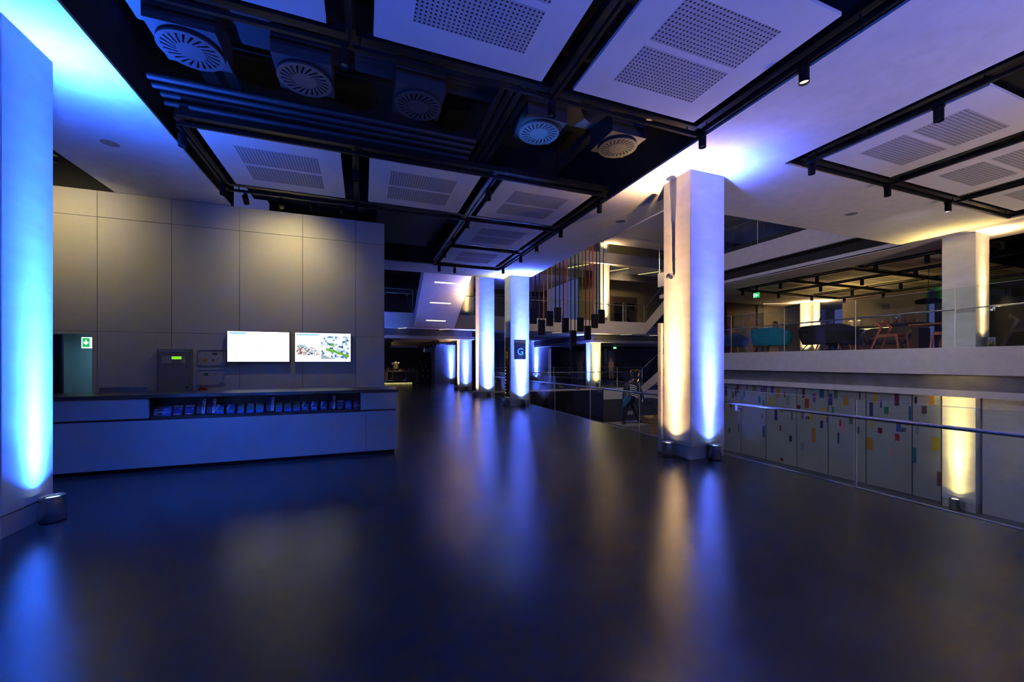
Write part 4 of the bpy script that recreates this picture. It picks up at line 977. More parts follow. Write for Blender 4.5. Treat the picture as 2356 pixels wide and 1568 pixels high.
# stair from the first gallery up to the upper floor
t = thing('staircase', 'upper stair with white side climbing from the gallery behind the big column', 'stairs', (17.2, 18.5, 4))
for x0 in (16.2, 18.0): MB().prism([(20.0, 3.94), (17.45, 5.76), (17.45, 5.02), (20.0, 3.245)], 'x', x0, x0 + 0.08).build('stringer', 'fascia_white', t)
mb = MB()
for i in range(10): mb.box(16.28, 18.0, 20.0 - (i + 1) * 0.255, 20.0 - i * 0.255, 3.75 + i * 0.181, 3.95 + i * 0.181)
mb.build('treads', 'lower_floor', t)
MB().tube((16.24, 20.0, 4.9), (16.24, 17.5, 6.7), 0.02, 12).build('handrail', 'steel', t)
MB().prism([(20.0, 4.0), (17.5, 5.8), (17.5, 6.8), (20.0, 5.0)], 'x', 16.24, 16.25).build('glass_side', 'glass', t)
struct('floor_landing', MB().box(16.2, 18.2, 15.4, 17.45, 5.1, 5.76), 'fascia_white')

# linear lights in the soffits
def led(p, q, label, mat='led', w=0.03, group='linear soffit lights'):
    t = thing('linear_light', label, 'linear light', ((p[0] + q[0]) / 2, (p[1] + q[1]) / 2, p[2]), group)
    d = Vector(q) - Vector(p); s = Vector((-d.y, d.x, 0)).normalized() * w
    def quad(e, zz):
        a, b = Vector(p) - d.normalized() * e, Vector(q) + d.normalized() * e; f = 1 + e * 20
        return [a + s * f, b + s * f, b - s * f, a - s * f], zz
    vs = []
    for zz in (-0.012, 0.0): vs += [v + Vector((0, 0, zz)) for v in quad(0, 0)[0]]
    F6 = [(3, 2, 1, 0), (4, 5, 6, 7), (0, 1, 5, 4), (1, 2, 6, 5), (2, 3, 7, 6), (3, 0, 4, 7)]
    MB().add(vs, F6).build('tube', mat, t)
    vs = []
    for zz in (-0.004, 0.0): vs += [v + Vector((0, 0, zz)) for v in quad(0.01, 0)[0]]
    MB().add(vs, F6).build('housing', 'black_metal', t)
for i, (x, l) in enumerate(((1.65, 'nearest the reception wall'), (3.75, 'under the foot of the sloping stair'), (5.9, 'between the tall columns'), (8.0, 'right of the sign column'), (10.3, 'behind the hanging boxes'),
                            (12.7, 'before the blue and yellow column'), (15.0, 'under the double doors'), (17.2, 'beside the big column edge'))):
    led((x, 20.85, 3.235), (x + 0.35, 20.2, 3.235), 'slanting linear light under the gallery, ' + l)
for i, (x, l) in enumerate(((8.9, 'first from the sign column'), (12.0, 'second from the sign column'), (14.9, 'right of the warm column'), (17.4, 'nearest the big column'))):
    led((x, 22.2, 7.44), (x + 0.75, 20.9, 7.44), 'linear light under the second gallery, ' + l, 'led_yellow')
led((17.0, 23.3, 11.19), (21.2, 23.2, 11.19), 'long linear light at the dark top gallery', 'led_yellow')
led((19.6, 14.9, 4.59), (21.0, 14.2, 4.59), 'linear light in the cafe ceiling beside the cafe column')
led((20.6, 15.27, 3.15), (22.0, 15.27, 3.15), 'short linear light on the wall behind the seated person')
for x, y, c, e in ((14.5, 20.9, (1.0, 0.75, 0.4), 12), (9.0, 20.9, (1, 0.75, 0.45), 8)):
    pass

# ================================================================== HANGING BOXES ON STRAPS
boxes = [(1221, 704, 740, 'purple', 'midnight'), (1237.6, 734, 769.5, 'purple', 'orange'), (1258.2, 711.4, 747, 'gold', 'amber'), (1278.1, 703.8, 738.4, 'midnight', 'plum'), (1297.6, 727.6, 762, 'red', 'salmon'),
         (1316.5, 756.2, 790, 'teal', 'black'), (1336, 724.4, 758.6, 'green', 'olive'), (1354.4, 743.9, 777.5, 'darkred', 'red'), (1373.1, 715, 749, 'vermilion', 'black'), (1391.3, 705.5, 738.2, 'blue', 'cyan')]
XB = [5.86 + 0.365 * i for i in range(10)]
YB = [13.45 + 0.06 * i for i in range(10)]
# box heights in metres above the hall floor: bottoms of the ten boxes
ZB = [2.95, 2.55, 2.90, 3.06, 2.68, 2.22, 2.74, 2.43, 2.92, 3.12]
sn = dict(purple='grey purple', orange='orange', gold='pale orange', amber='amber', midnight='midnight blue', plum='plum', red='dark red', salmon='salmon', teal='teal', black='black', green='green', olive='yellow green',
          darkred='maroon', vermilion='orange red', blue='navy', cyan='petrol blue')
for (u, a, b, s1, s2), x, y, z in zip(boxes, XB, YB, ZB):
    t = thing('hanging_box', 'black box hanging on %s and %s straps over the void' % (sn[s1], sn[s2]), 'hanging box', (x, y, z), 'black boxes hanging on coloured straps')
    MB().box(x - 0.12, x + 0.12, y - 0.07, y + 0.07, z, z + 0.56).build('box', 'lamp_black', t, 0.006)
    for k, s in ((-1, s1), (1, s2)):
        xx = x + k * 0.088
        MB().box(xx - 0.024, xx + 0.024, y - 0.004, y + 0.004, z + 0.56, 12.6).build('strap', 'strap_' + s, t)

# ================================================================== STATUE IN THE LOWER HALL
sx, sy, sz = 11.5, 15.1, -2.0
t = thing('wicker_crate', 'brown woven crate on the lower floor beside the dark statue', 'crate', (12.3, 15.0, sz))
mb = MB()
for i in range(9): mb.box(12.12 - (0.01 if i % 2 else 0), 13.1 + (0.01 if i % 2 else 0), 14.6, 15.4, sz + i * 0.115, sz + i * 0.115 + 0.10)
mb.build('woven_body', 'wicker', t)
mb = MB()
random.seed(5)
for i in range(14):
    a = random.uniform(0, 6.28); x = 12.75 + random.uniform(-0.4, 0.2)
    mb.path([(x, 14.7, sz + 1.0), (x + 0.15 * math.cos(a), 14.6, sz + 1.15), (x + 0.3 * math.cos(a), 14.6, sz + 1.1 + 0.1 * math.sin(a))], 0.012, 6)
mb.build('loose_canes', 'wicker', t)
o = MB().prism([(10.6, 14.5), (12.02, 14.5), (12.02, 15.7), (10.6, 15.7)], 'z', sz, sz + 0.75).build('statue_plinth', 'band_grey', bevel=0.02)
tag(o, 'low grey plinth block under the dark statue', 'plinth')
sz += 0.80
st = thing('statue', 'dark carved standing figure with gold curled horns in the lower hall', 'statue', (11.35, 15.1, sz))
P_ = [(11.35, 15.1, sz + 1.02), (11.36, 15.1, sz + 1.35), (11.42, 15.1, sz + 1.65), (11.5, 15.08, sz + 1.85), (11.56, 15.04, sz + 2.03),
      (11.12, 15.0, sz + 1.58), (10.95, 14.95, sz + 1.20), (10.9, 14.8, sz + 0.85), (11.75, 15.0, sz + 1.58), (11.9, 14.9, sz + 1.15), (11.8, 14.75, sz + 0.85),
      (11.15, 15.1, sz + 0.90), (11.0, 14.95, sz + 0.5), (10.95, 15.0, sz + 0.08), (11.55, 15.1, sz + 0.90), (11.6, 14.9, sz + 0.48), (11.75, 15.0, sz + 0.08), (10.9, 14.85, sz + 0.04), (11.8, 14.8, sz + 0.04)]
E_ = [(0, 1), (1, 2), (2, 3), (3, 4), (2, 5), (5, 6), (6, 7), (2, 8), (8, 9), (9, 10), (0, 11), (11, 12), (12, 13), (0, 14), (14, 15), (15, 16), (13, 17), (16, 18)]
R_ = [0.25, 0.25, 0.27, 0.13, 0.15, 0.14, 0.10, 0.07, 0.14, 0.10, 0.07, 0.17, 0.12, 0.08, 0.17, 0.12, 0.08, 0.07, 0.07]
skin_mesh('carved_body', P_, E_, R_, 'bronze', st)
mb = MB()
for k in range(6): mb.path([(11.2, 14.88 - 0.03, sz + 1.72 - k * 0.09), (11.38, 14.80, sz + 1.68 - k * 0.09), (11.56, 14.86, sz + 1.62 - k * 0.09)], 0.017, 8)
mb.build('striped_chest', 'paper_white', st)
for k in (-1, 1):
    pts = [(11.56 + k * (0.12 + 0.13 * math.sin(a)), 14.98, sz + 2.12 + 0.13 - 0.15 * math.cos(a)) for a in [i * 0.5 for i in range(10)]]
    MB().path(pts, [0.035 - 0.0022 * i for i in range(10)], 10).build('curled_horn', 'gold', st)
mb = MB().path([(11.45, 14.85, sz + 1.98), (11.56, 14.80, sz + 1.86), (11.66, 14.84, sz + 1.98)], 0.022, 8); mb.build('gold_collar', 'gold', st)
MB().prism([(10.75, sz + 0.75), (11.12, sz + 1.05), (11.2, sz + 1.3), (10.98, sz + 1.35), (10.72, sz + 1.0)], 'y', 14.72, 14.76).build('shield', 'tint_blue', st, 0.01)
t = thing('letter_sign', 'dark letters, reading THE mirrored, on the dark wall of the lower hall', 'lettering', (16.3, 20.0, -0.95))
text_part('letters', 'THE', 0.30, (16.85, 20.015, -1.08), (Matrix.Rotation(math.pi, 3, 'Z') @ Euler((math.pi / 2, 0, 0)).to_matrix()), 'glossy_black', t, 0.01, sx=1.2)
t = thing('wall_lamp', 'small rectangular pale lit sign in the lower hall beside the statue', 'wall light', (15.2, 19.9, -1.3))
MB().box(14.7, 15.25, 19.96, 20.01, -1.62, -1.42).build('lit_face', 'beige_wall', t)

# ================================================================== EXHIBITION SILHOUETTES
def figure(x, y, h, mat, kind, label, group='printed figures'):
    """flat printed figure, outline in units of body height"""
    s = h
    hats = dict(bear=[(.045, .90), (.055, .98), (.05, 1.06), (-.05, 1.06), (-.055, .98), (-.045, .90)], wide=[(.10, .925), (.04, .935), (.035, 1.0), (-.035, 1.0), (-.04, .935), (-.10, .925)],
                plume=[(.04, .93), (.04, 1.0), (.012, 1.02), (.01, 1.12), (-.01, 1.12), (-.012, 1.02), (-.04, 1.0), (-.04, .93)], bare=[(.04, .95), (.02, .985), (-.02, .985), (-.04, .95)], top=[(.075, .90), (.075, 1.15), (-.075, 1.15), (-.075, .90)])[kind]
    R = [(.035, .87), (.03, .84), (.10, .80), (.135, .70), (.15, .58), (.125, .50), (.10, .56), (.09, .50), (.105, .30), (.10, .04), (.13, 0), (.03, 0), (.035, .25), (0, .40)]
    poly = hats + [(-a, b) for a, b in R] + [(a, b) for a, b in reversed(R[:-1])]
    poly = poly[::1]
    mb = MB(); mb.prism([(x + a * s, b * s + 0.18) for a, b in poly], 'y', y - 0.012, y)
    o = mb.build('printed_figure', mat)
    o.location = (0, 0, 0)
    return tag(o, label, 'figure print', group)
def xat(u, Y):
    a = (u - 1178) / 916.2; return Y * (0.3502 + a * 0.9367) / (0.9367 - a * 0.3502)
def expanel(u0, u1, z1, mat, label, Y=27.1, z0=0.28):
    o = MB().box(xat(u0, Y), xat(u1, Y), Y - 0.04, Y, z0, z1).build('exhibition_panel', mat)
    return tag(o, label, 'exhibition panel', 'exhibition panels')
expanel(1290, 1314.5, 2.4, 'panel_dark', 'dark exhibition panel nearest the blue wall')
expanel(1315, 1356, 2.4, 'panel_blue_grey', 'pale exhibition panel with three figures beside the blue column')
expanel(1389.5, 1396, 2.6, 'panel_blue_grey', 'narrow pale exhibition panel just after the yellow column')
expanel(1399, 1414, 2.5, 'panel_blue_grey', 'narrow exhibition panel carrying the tan figure')
expanel(1416, 1470, 2.4, 'panel_dark', 'wide dark exhibition panel under the exit sign')
expanel(1470.7, 1492, 2.6, 'panel_blue_grey', 'pale exhibition panel with the tall hat figure by the stair')
for u, h, m, k, l in ((1294.5, 1.5, 'silhouette', 'bare', 'faint dark figure print at the blue wall end'), (1306.5, 1.62, 'silhouette', 'bear', 'dark figure print with a big fur hat'), (1324, 1.45, 'silhouette', 'wide', 'dark figure print of a person in a brimmed hat and long dress'),
                      (1335, 1.6, 'figure_pale', 'bare', 'pale figure print between two dark ones'), (1346.5, 1.6, 'silhouette', 'plume', 'dark soldier print with a plumed helmet'), (1393, 1.5, 'silhouette', 'bare', 'dark figure print half hidden by the yellow column'),
                      (1406, 1.72, 'figure_tan', 'wide', 'tan figure print of a person in a broad hat'), (1420, 1.75, 'silhouette', 'plume', 'dark figure print at the exit sign'), (1431.5, 1.5, 'silhouette', 'bare', 'dark figure print right of the exit sign'),
                      (1480.5, 1.3, 'silhouette', 'top', 'dark figure print with a tall square hat by the stair')):
    figure(xat(u, 27.03), 27.03, h, m, k, l)
def exit_sign(x, y, z, w, h, label, ax='x'):
    t = thing('exit_sign', label, 'exit sign', (x, y, z), 'emergency exit signs')
    if ax == 'x':
        MB().box(x - w / 2, x + w / 2, y, y + 0.05, z, z + h).build('green_face', 'exit_green', t)
        MB().box(x - w * 0.44, x - w * 0.28, y - 0.004, y, z + h * .15, z + h * .85).box(x - w * 0.08, x + w * 0.1, y - 0.004, y, z + h * .2, z + h * .8).box(x + w * 0.18, x + w * 0.42, y - 0.004, y, z + h * .42, z + h * .58).build('pictogram', 'exit_white', t)
        MB().box(x - w / 2, x + w / 2, y - 0.01, y + 0.06, z + h, z + h * 1.35).build('housing', 'black_metal', t)
    else:
        MB().box(x, x + 0.05, y - w / 2, y + w / 2, z, z + h).build('green_face', 'exit_green', t)
        MB().box(x - 0.004, x, y + w * 0.28, y + w * 0.44, z + h * .15, z + h * .85).box(x - 0.004, x, y - w * 0.1, y + w * 0.08, z + h * .2, z + h * .8).box(x - 0.004, x, y - w * 0.42, y - w * 0.18, z + h * .42, z + h * .58).build('pictogram', 'exit_white', t)
        MB().box(x - 0.01, x + 0.06, y - w / 2, y + w / 2, z + h, z + h * 1.35).build('housing', 'black_metal', t)
    return t
exit_sign(xat(1415, 26), 26, 2.545, 0.28, 0.17, 'green exit sign above the exhibition panels')
exit_sign(14.85, 11.60, 4.14, 0.24, 0.20, 'green exit sign hanging from the cafe ceiling over the terrace', 'y').name
for o in [q for q in bpy.data.objects if q.get('label', '').startswith('green exit sign hanging')]: MB().box(14.87, 14.88, 11.55, 11.65, 4.4, 4.6).build('hanging_rod', 'black_metal', o)
exit_sign(0.75, 26.93, 4.75, 0.35, 0.18, 'small green exit sign in the dark gallery beside the sloping stair')

# double doors on the first gallery
t = thing('double_door', 'brown double door with two tall dark glass panes on the gallery', 'door', (16.3, 24, 3.95))
x0, x1 = xat(1407, 24), xat(1463, 24); xm = (x0 + x1) / 2
MB().box(x0 - 0.08, x0, 23.93, 24, 3.95, 6.22).box(x1, x1 + 0.08, 23.93, 24, 3.95, 6.22).box(x0, x1, 23.93, 24, 6.15, 6.22).build('frame', 'brown_wall', t)
for a, b, n in ((x0, xm - 0.01, -1), (xm + 0.01, x1, 1)):
    d_ = MB().box(a, b, 23.95, 24, 3.96, 6.14).build('door_leaf', 'wood_dark', t)
    MB().box(a + 0.2, b - 0.2, 23.94, 23.96, 4.3, 5.85).build('glass_pane', 'glossy_black', d_)
    hx = xm + n * 0.1
    MB().tube((hx, 23.9, 4.3), (hx, 23.9, 5.5), 0.015, 10).build('pull_handle', 'brushed', d_)

# ================================================================== SHOP
t = thing('display_table', 'grey shop display table with drawers, seen past the desk', 'table', (2.3, 29.4, 0))
MB().box(1.2, 3.7, 29.2, 30.0, 0.84, 0.90).build('table_top', 'cabinet_grey', t)
for x in (1.22, 1.9, 2.85, 3.62): MB().box(x, x + 0.07, 29.22, 29.3, 0.05, 0.84).build('leg', 'cabinet_grey', t)
for x in (2.0, 2.95): MB().box(x, x + 0.65, 29.25, 29.9, 0.15, 0.82).build('drawer', 'panel_dark', t)
MB().box(1.45, 1.62, 29.24, 29.8, 0.12, 0.84).build('gold_side_panel', 'gold', t)
o = MB().box(1.3, 3.3, 29.3, 29.33, 0.03, 0.06).build('light_strip', 'led_yellow'); tag(o, 'thin light strip under the shop display table', 'light strip')
t = thing('torso_mannequin', 'brightly lit torso mannequin on the shop display table', 'mannequin', (2.18, 29.5, 0.9))
MB().lathe((2.18, 29.5, 0.9), [(0.09, 0), (0.10, 0.02), (0.02, 0.04), (0.02, 0.14), (0.17, 0.16), (0.19, 0.26), (0.16, 0.36), (0.20, 0.48), (0.21, 0.56), (0.08, 0.61), (0.055, 0.68), (0, 0.69)], 24).build('torso', 'beige_wall', t)
MB().ball((1.97, 29.5, 1.44), 0.085, 12, (1, 0.8, 1)).ball((2.39, 29.5, 1.44), 0.085, 12, (1, 0.8, 1)).build('shoulder_caps', 'paper_white', t)
MB().tube((2.14, 29.31, 1.15), (2.14, 29.31, 1.34), 0.03, 8).build('green_scarf', 'tint_green', t)
random.seed(8)
stuffs = [('gift_box', 'small gift box', 'wicker'), ('mug', 'white mug', 'paper_white'), ('gift_tin', 'small tin', 'tint_orange'), ('souvenir_card', 'upright card', 'beige_wall'), ('bottle', 'slim bottle', 'gold'), ('soft_toy', 'small soft toy', 'alarm_red')]
places = ['at the wall end of the shop table', 'beside the mannequin base', 'just past the mannequin', 'in the middle of the shop table', 'towards the dark end of the shop table', 'at the outer corner of the shop table']
for i in range(18):
    nm, l, m = stuffs[i % 6]; x = 1.24 + i * 0.14
    if abs(x - 2.18) < 0.1: x += 0.16
    hgt = random.uniform(0.10, 0.26); y = 29.3 + random.uniform(0, 0.1)
    mb = MB()
    if nm in ('gift_tin', 'mug', 'bottle'): mb.lathe((x, y, 0.9), [(0, 0), (0.04, 0), (0.045, hgt * 0.6), (0.03, hgt * 0.75), (0.02, hgt), (0, hgt)], 12)
    elif nm == 'soft_toy': mb.ball((x, y, 0.95), 0.05, 10).ball((x, y, 1.03), 0.035, 10)
    else: mb.box(x - 0.045, x + 0.045, y - 0.03, y + 0.03, 0.9, 0.9 + hgt)
    o = mb.build(nm, m); tag(o, '%s %s' % (l, places[i // 3]), nm.replace('_', ' '), 'goods on the shop table')
spot('shop_lamp', (2.1, 28.9, 2.7), (2.15, 29.5, 1.1), (1.0, 0.78, 0.35), 260, 45)
spot('shop_lamp', (1.4, 28.9, 2.7), (1.5, 29.5, 0.9), (1.0, 0.72, 0.25), 120, 40)
t = thing('shelf_unit', 'dim shop shelf unit with red sign between the table and the blue wall', 'shelves', (4.3, 30.8, 0))
MB().box(3.9, 4.82, 30.9, 30.94, 0, 2.3).box(3.88, 3.92, 30.5, 30.9, 0, 1.8).box(4.80, 4.84, 30.5, 30.9, 0, 1.8).build('carcass', 'brown_wall', t)
for z in (0.35, 0.75, 1.1, 1.45, 1.8): MB().box(3.92, 4.8, 30.5, 30.9, z, z + 0.025).build('shelf', 'panel_dark', t)
MB().box(4.55, 4.8, 30.48, 30.5, 1.85, 2.05).build('red_sign', 'alarm_red', t)
for r_ in range(4):
    for k in range(7):
        o = MB().box(3.97 + k * 0.115, 4.06 + k * 0.115, 30.55, 30.62, (0.775, 1.125, 1.475, 0.375)[r_], (0.775, 1.125, 1.475, 0.375)[r_] + 0.16 + 0.03 * ((k * 7 + r_) % 3)).build('shelf_book', ('panel_blue_grey', 'brown_wall', 'plan_paper')[(k + r_) % 3])
        tag(o, 'small book on the %s shelf of the dim shop shelf unit' % ('second', 'third', 'fourth', 'lowest')[r_], 'book', 'books on the shop shelves')
t = thing('slatted_ceiling', 'pale slatted ceiling raft in the shop', 'ceiling raft', (1.5, 25, 2.7))
mb = MB()
for i in range(16): mb.box(-4, 4.6, 21.8 + i * 0.5, 22.1 + i * 0.5, 2.70, 2.73)
mb.build('slats', 'beige_wall', t)
for x0, x1, l in ((0.9, 0.9, 'nearer the reception wall'), (3.3, 3.3, 'nearer the short column')):
    o = MB().box(x0 + 0.35, x0 + 0.55, 21.5, 29, 2.56, 2.69).build('ceiling_track', 'black_metal'); tag(o, 'thick black track in the shop ceiling ' + l, 'lighting track', 'shop tracks')
    for k in range(6):
        y = 22.2 + k * 1.2
        o = MB().tube((x0 + 0.45, y, 2.56), (x0 + 0.45, y, 2.38), 0.06, 12).build('shop_spotlight', 'lamp_black')
        tag(o, 'black shop spotlight on the track %s, %s along it' % (l, ('first', 'second', 'third', 'fourth', 'fifth', 'last')[k]), 'spotlight', 'shop spotlights')
spot('shop_ceiling_lamp', (2.0, 29.5, 1.8), (1.8, 27, 2.7), (1.0, 0.66, 0.25), 10, 120)

# ================================================================== CAFE TERRACE
Zc = 1.885
def tub_sofa(x, y, w, d, h, mat, label, rot=0.0, leg='wood_orange'):
    t = thing('lounge_armchair', label, 'armchair', (x, y, Zc), 'tub armchairs')
    n = 22; vs = []; prof = [(0.0, 0.24), (0.04, 0.55), (0.0, 1.0)]
    mb = MB()
    def ring(s, z):
        out = []
        for i in range(n + 1):
            a = math.radians(-35) + math.radians(250) * i / n
            out.append((x - math.sin(a) * 0 + w / 2 * s * math.cos(a), y - d / 2 * s * math.sin(a) * -1, z(i)))
        return out
    def top(i): f = abs(i / n - 0.5) * 2; return Zc + h - (h * 0.38) * max(0, f - 0.35) / 0.65
    o1 = ring(0.86, lambda i: Zc + 0.26); o2 = ring(1.0, lambda i: (Zc + 0.3 + top(i)) / 2); o3 = ring(1.02, top); o4 = ring(0.92, top); o5 = ring(0.82, lambda i: Zc + 0.44)
    rings = [o1, o2, o3, o4, o5]
    vs = [p for r in rings for p in r]; m = n + 1
    fs = [(k * m + i, k * m + i + 1, (k + 1) * m + i + 1, (k + 1) * m + i) for k in range(4) for i in range(n)]
    fs += [(i, 4 * m + i, 4 * m + i + 1, i + 1) for i in range(n)] + [(0, m, 2 * m, 3 * m, 4 * m), (n, 4 * m + n, 3 * m + n, 2 * m + n, m + n)]
    mb.add(vs, fs, True); shell = mb.build('shell', mat, t)
    MB().lathe((x, y, Zc), [(0, 0.27), (0.42, 0.27), (0.44, 0.32), (0.43, 0.45), (0.3, 0.47), (0, 0.47)], 28).xf(Matrix.Translation((x, y, 0)) @ Matrix.Diagonal((w * 0.98, d * 0.98, 1, 1)) @ Matrix.Translation((-x, -y, 0))).build('seat_cushion', mat, t)
    for a, b in ((-1, -1), (-1, 1), (1, -1), (1, 1)):
        MB().tube((x + a * w * 0.26, y + b * d * 0.26, Zc + 0.28), (x + a * w * 0.36, y + b * d * 0.36, Zc), 0.022, 10, 0.014).build('leg', leg, t)
    for c in t.children: pass
    t.rotation_euler.z = rot
    return t
R90 = math.pi / 2
tub_sofa(14.15, 10.45, 1.45, 0.9, 0.90, 'turquoise', 'wide turquoise tub armchair with its back to the void', R90 * 1.0)
tub_sofa(14.5, 8.75, 1.75, 1.0, 0.88, 'dark_fabric', 'wide dark grey tub armchair with orange wooden legs', R90 * 1.0)
tub_sofa(14.2, 12.05, 1.1, 0.85, 0.78, 'blue_fabric', 'dark blue tub armchair at the big column end of the terrace', R90 * 1.05)
tub_sofa(15.75, 9.0, 1.2, 0.9, 0.80, 'blue_fabric', 'dark round tub armchair between the turquoise and grey ones', -R90)
tub_sofa(16.5, 8.15, 1.2, 0.9, 0.84, 'dark_fabric', 'dark tub armchair in front of the lit counter', -R90 * 0.8, 'wood_dark')

def wood_chair(x, y, rot, label, mat='wood_orange'):
    """angular chair facing local -Y"""
    t = thing('wooden_chair', label, 'chair', (x, y, Zc), 'angular wooden chairs')
    z = Zc; w = 0.24
    MB().box(x - w, x + w, y - 0.22, y + 0.20, z + 0.43, z + 0.465).build('seat', mat, t, 0.004)
    for s in (-1, 1):
        MB().prism([(y - 0.30, z), (y - 0.255, z), (y - 0.19, z + 0.44), (y - 0.24, z + 0.44)], 'x', x + s * w - 0.02, x + s * w + 0.02).build('front_leg', mat, t)
        MB().prism([(y + 0.36, z), (y + 0.41, z), (y + 0.16, z + 0.70), (y + 0.10, z + 0.70)], 'x', x + s * w - 0.021, x + s * w + 0.021).build('back_leg', mat, t)
        MB().box(x + s * w - 0.019, x + s * w + 0.019, y - 0.23, y + 0.22, z + 0.385, z + 0.43).build('side_rail', mat, t)
        MB().prism([(y + 0.09, z + 0.66), (y + 0.16, z + 0.66), (y + 0.29, z + 0.80), (y + 0.25, z + 0.83)], 'x', x + s * w - 0.022, x + s * w + 0.022).build('arm_piece', mat, t)
    MB().box(x - w - 0.02, x + w + 0.02, y + 0.235, y + 0.28, z + 0.70, z + 0.83).build('backrest', mat, t, 0.006)
    t.rotation_euler.z = rot
    return t
wood_chair(14.35, 6.95, 0.0, 'orange lit wooden chair at the table, its back to the lounge chairs')
wood_chair(14.5, 5.80, math.pi, 'orange lit wooden chair half hidden by the tall cafe column')
wood_chair(14.9, 4.62, 0.3, 'dim wooden chair past the tall column at the photo edge', 'wood_dark')
wood_chair(16.5, 6.45, 0.2, 'dark wooden chair behind the round-legged cafe table', 'wood_dark')
def cafe_table(x, y, label, mat):
    t = thing('cafe_table', label, 'table', (x, y, Zc), 'cafe tables')
    MB().box(x - 0.42, x + 0.42, y - 0.42, y + 0.42, Zc + 0.71, Zc + 0.745).build('table_top', mat, t, 0.005)
    MB().tube((x, y, Zc + 0.02), (x, y, Zc + 0.71), 0.035).build('pedestal', 'lamp_black', t)
    MB().lathe((x, y, Zc), [(0, 0), (0.24, 0), (0.24, 0.012), (0, 0.02)], 24).build('base_plate', 'lamp_black', t)
cafe_table(15.25, 6.38, 'orange lit wooden cafe table between the two wooden chairs', 'wood_orange')
cafe_table(15.4, 4.1, 'wooden cafe table at the photo edge beyond the tall column', 'wood_orange')
t = thing('service_counter', 'cafe counter with a bright light strip under its top', 'counter', (19.2, 9.7, Zc))
MB().box(18.95, 19.7, 8.4, 11.0, Zc, Zc + 0.92).build('body', 'brown_wall', t)
MB().box(18.88, 19.75, 8.35, 11.05, Zc + 1.06, Zc + 1.12).build('counter_top', 'wood_dark', t)
MB().box(18.90, 18.94, 9.25, 10.25, Zc + 0.96, Zc + 1.0).build('light_strip', 'led_yellow', t)
MB().box(18.93, 18.95, 9.1, 10.25, Zc + 0.80, Zc + 0.93).build('lit_front', 'yellow_lit', t) if 'yellow_lit' in M else MB().box(18.93, 18.949, 9.1, 10.25, Zc + 0.80, Zc + 0.93).build('lit_front', 'beige_wall', t)
for i in range(4):
    y = 8.75 + i * 0.27
    t = thing('basket', 'brown basket on the cafe counter, %s from the column side' % ('first', 'second', 'third', 'fourth')[i], 'basket', (19.3, y, Zc + 1.12), 'baskets on the counter')
    MB().lathe((19.3, y, Zc + 1.12), [(0, 0), (0.09, 0), (0.115, 0.18), (0.10, 0.18), (0.08, 0.02), (0, 0.02)], 20).build('basket_body', 'wicker', t)
    MB().path([(19.3, y - 0.1, Zc + 1.29), (19.3, y - 0.07, Zc + 1.4), (19.3, y, Zc + 1.43), (19.3, y + 0.07, Zc + 1.4), (19.3, y + 0.1, Zc + 1.29)], 0.009, 6).build('basket_handle', 'wicker', t)
for i, y in enumerate((10.45, 10.75)):
    o = MB().lathe((19.3, y, Zc + 1.12), [(0, 0), (0.09, 0), (0.09, 0.24), (0.05, 0.28), (0.02, 0.3), (0, 0.3)], 20).build('glass_jar', 'plan_paper')
    tag(o, 'pale storage jar at the far end of the counter, %s one' % ('inner', 'outer')[i], 'jar', 'jars on the counter')
t = thing('pendant_lamp', 'black disc pendant lamp hanging before the green glow', 'pendant lamp', (17.25, 7.4, 3.5))
MB().lathe((17.25, 7.4, 3.46), [(0, 0), (0.30, 0), (0.33, 0.05), (0.31, 0.12), (0.12, 0.17), (0, 0.18)], 32).build('lamp_shade', 'lamp_black', t)
MB().tube((17.25, 7.4, 3.62), (17.25, 7.4, 4.6), 0.006, 6).build('cord', 'lamp_black', t)
o = MB().box(22.42, 22.55, 9.0, 9.3, 4.05, 4.2).build('green_lamp', 'exit_green'); tag(o, 'green glowing lamp in the dark corner behind the pendant', 'lamp')
spot('green_glow_lamp', (22.1, 9.1, 4.2), (22.6, 8.9, 4.3), (0.0, 0.9, 0.35), 10, 150)
MB()
t = thing('notice_box', 'small grey box on the cafe back wall', 'wall box', (22.0, 10.9, 4.0))
MB().box(21.93, 22.0, 10.75, 11.0, 3.95, 4.12).build('casing', 'cabinet_grey', t)

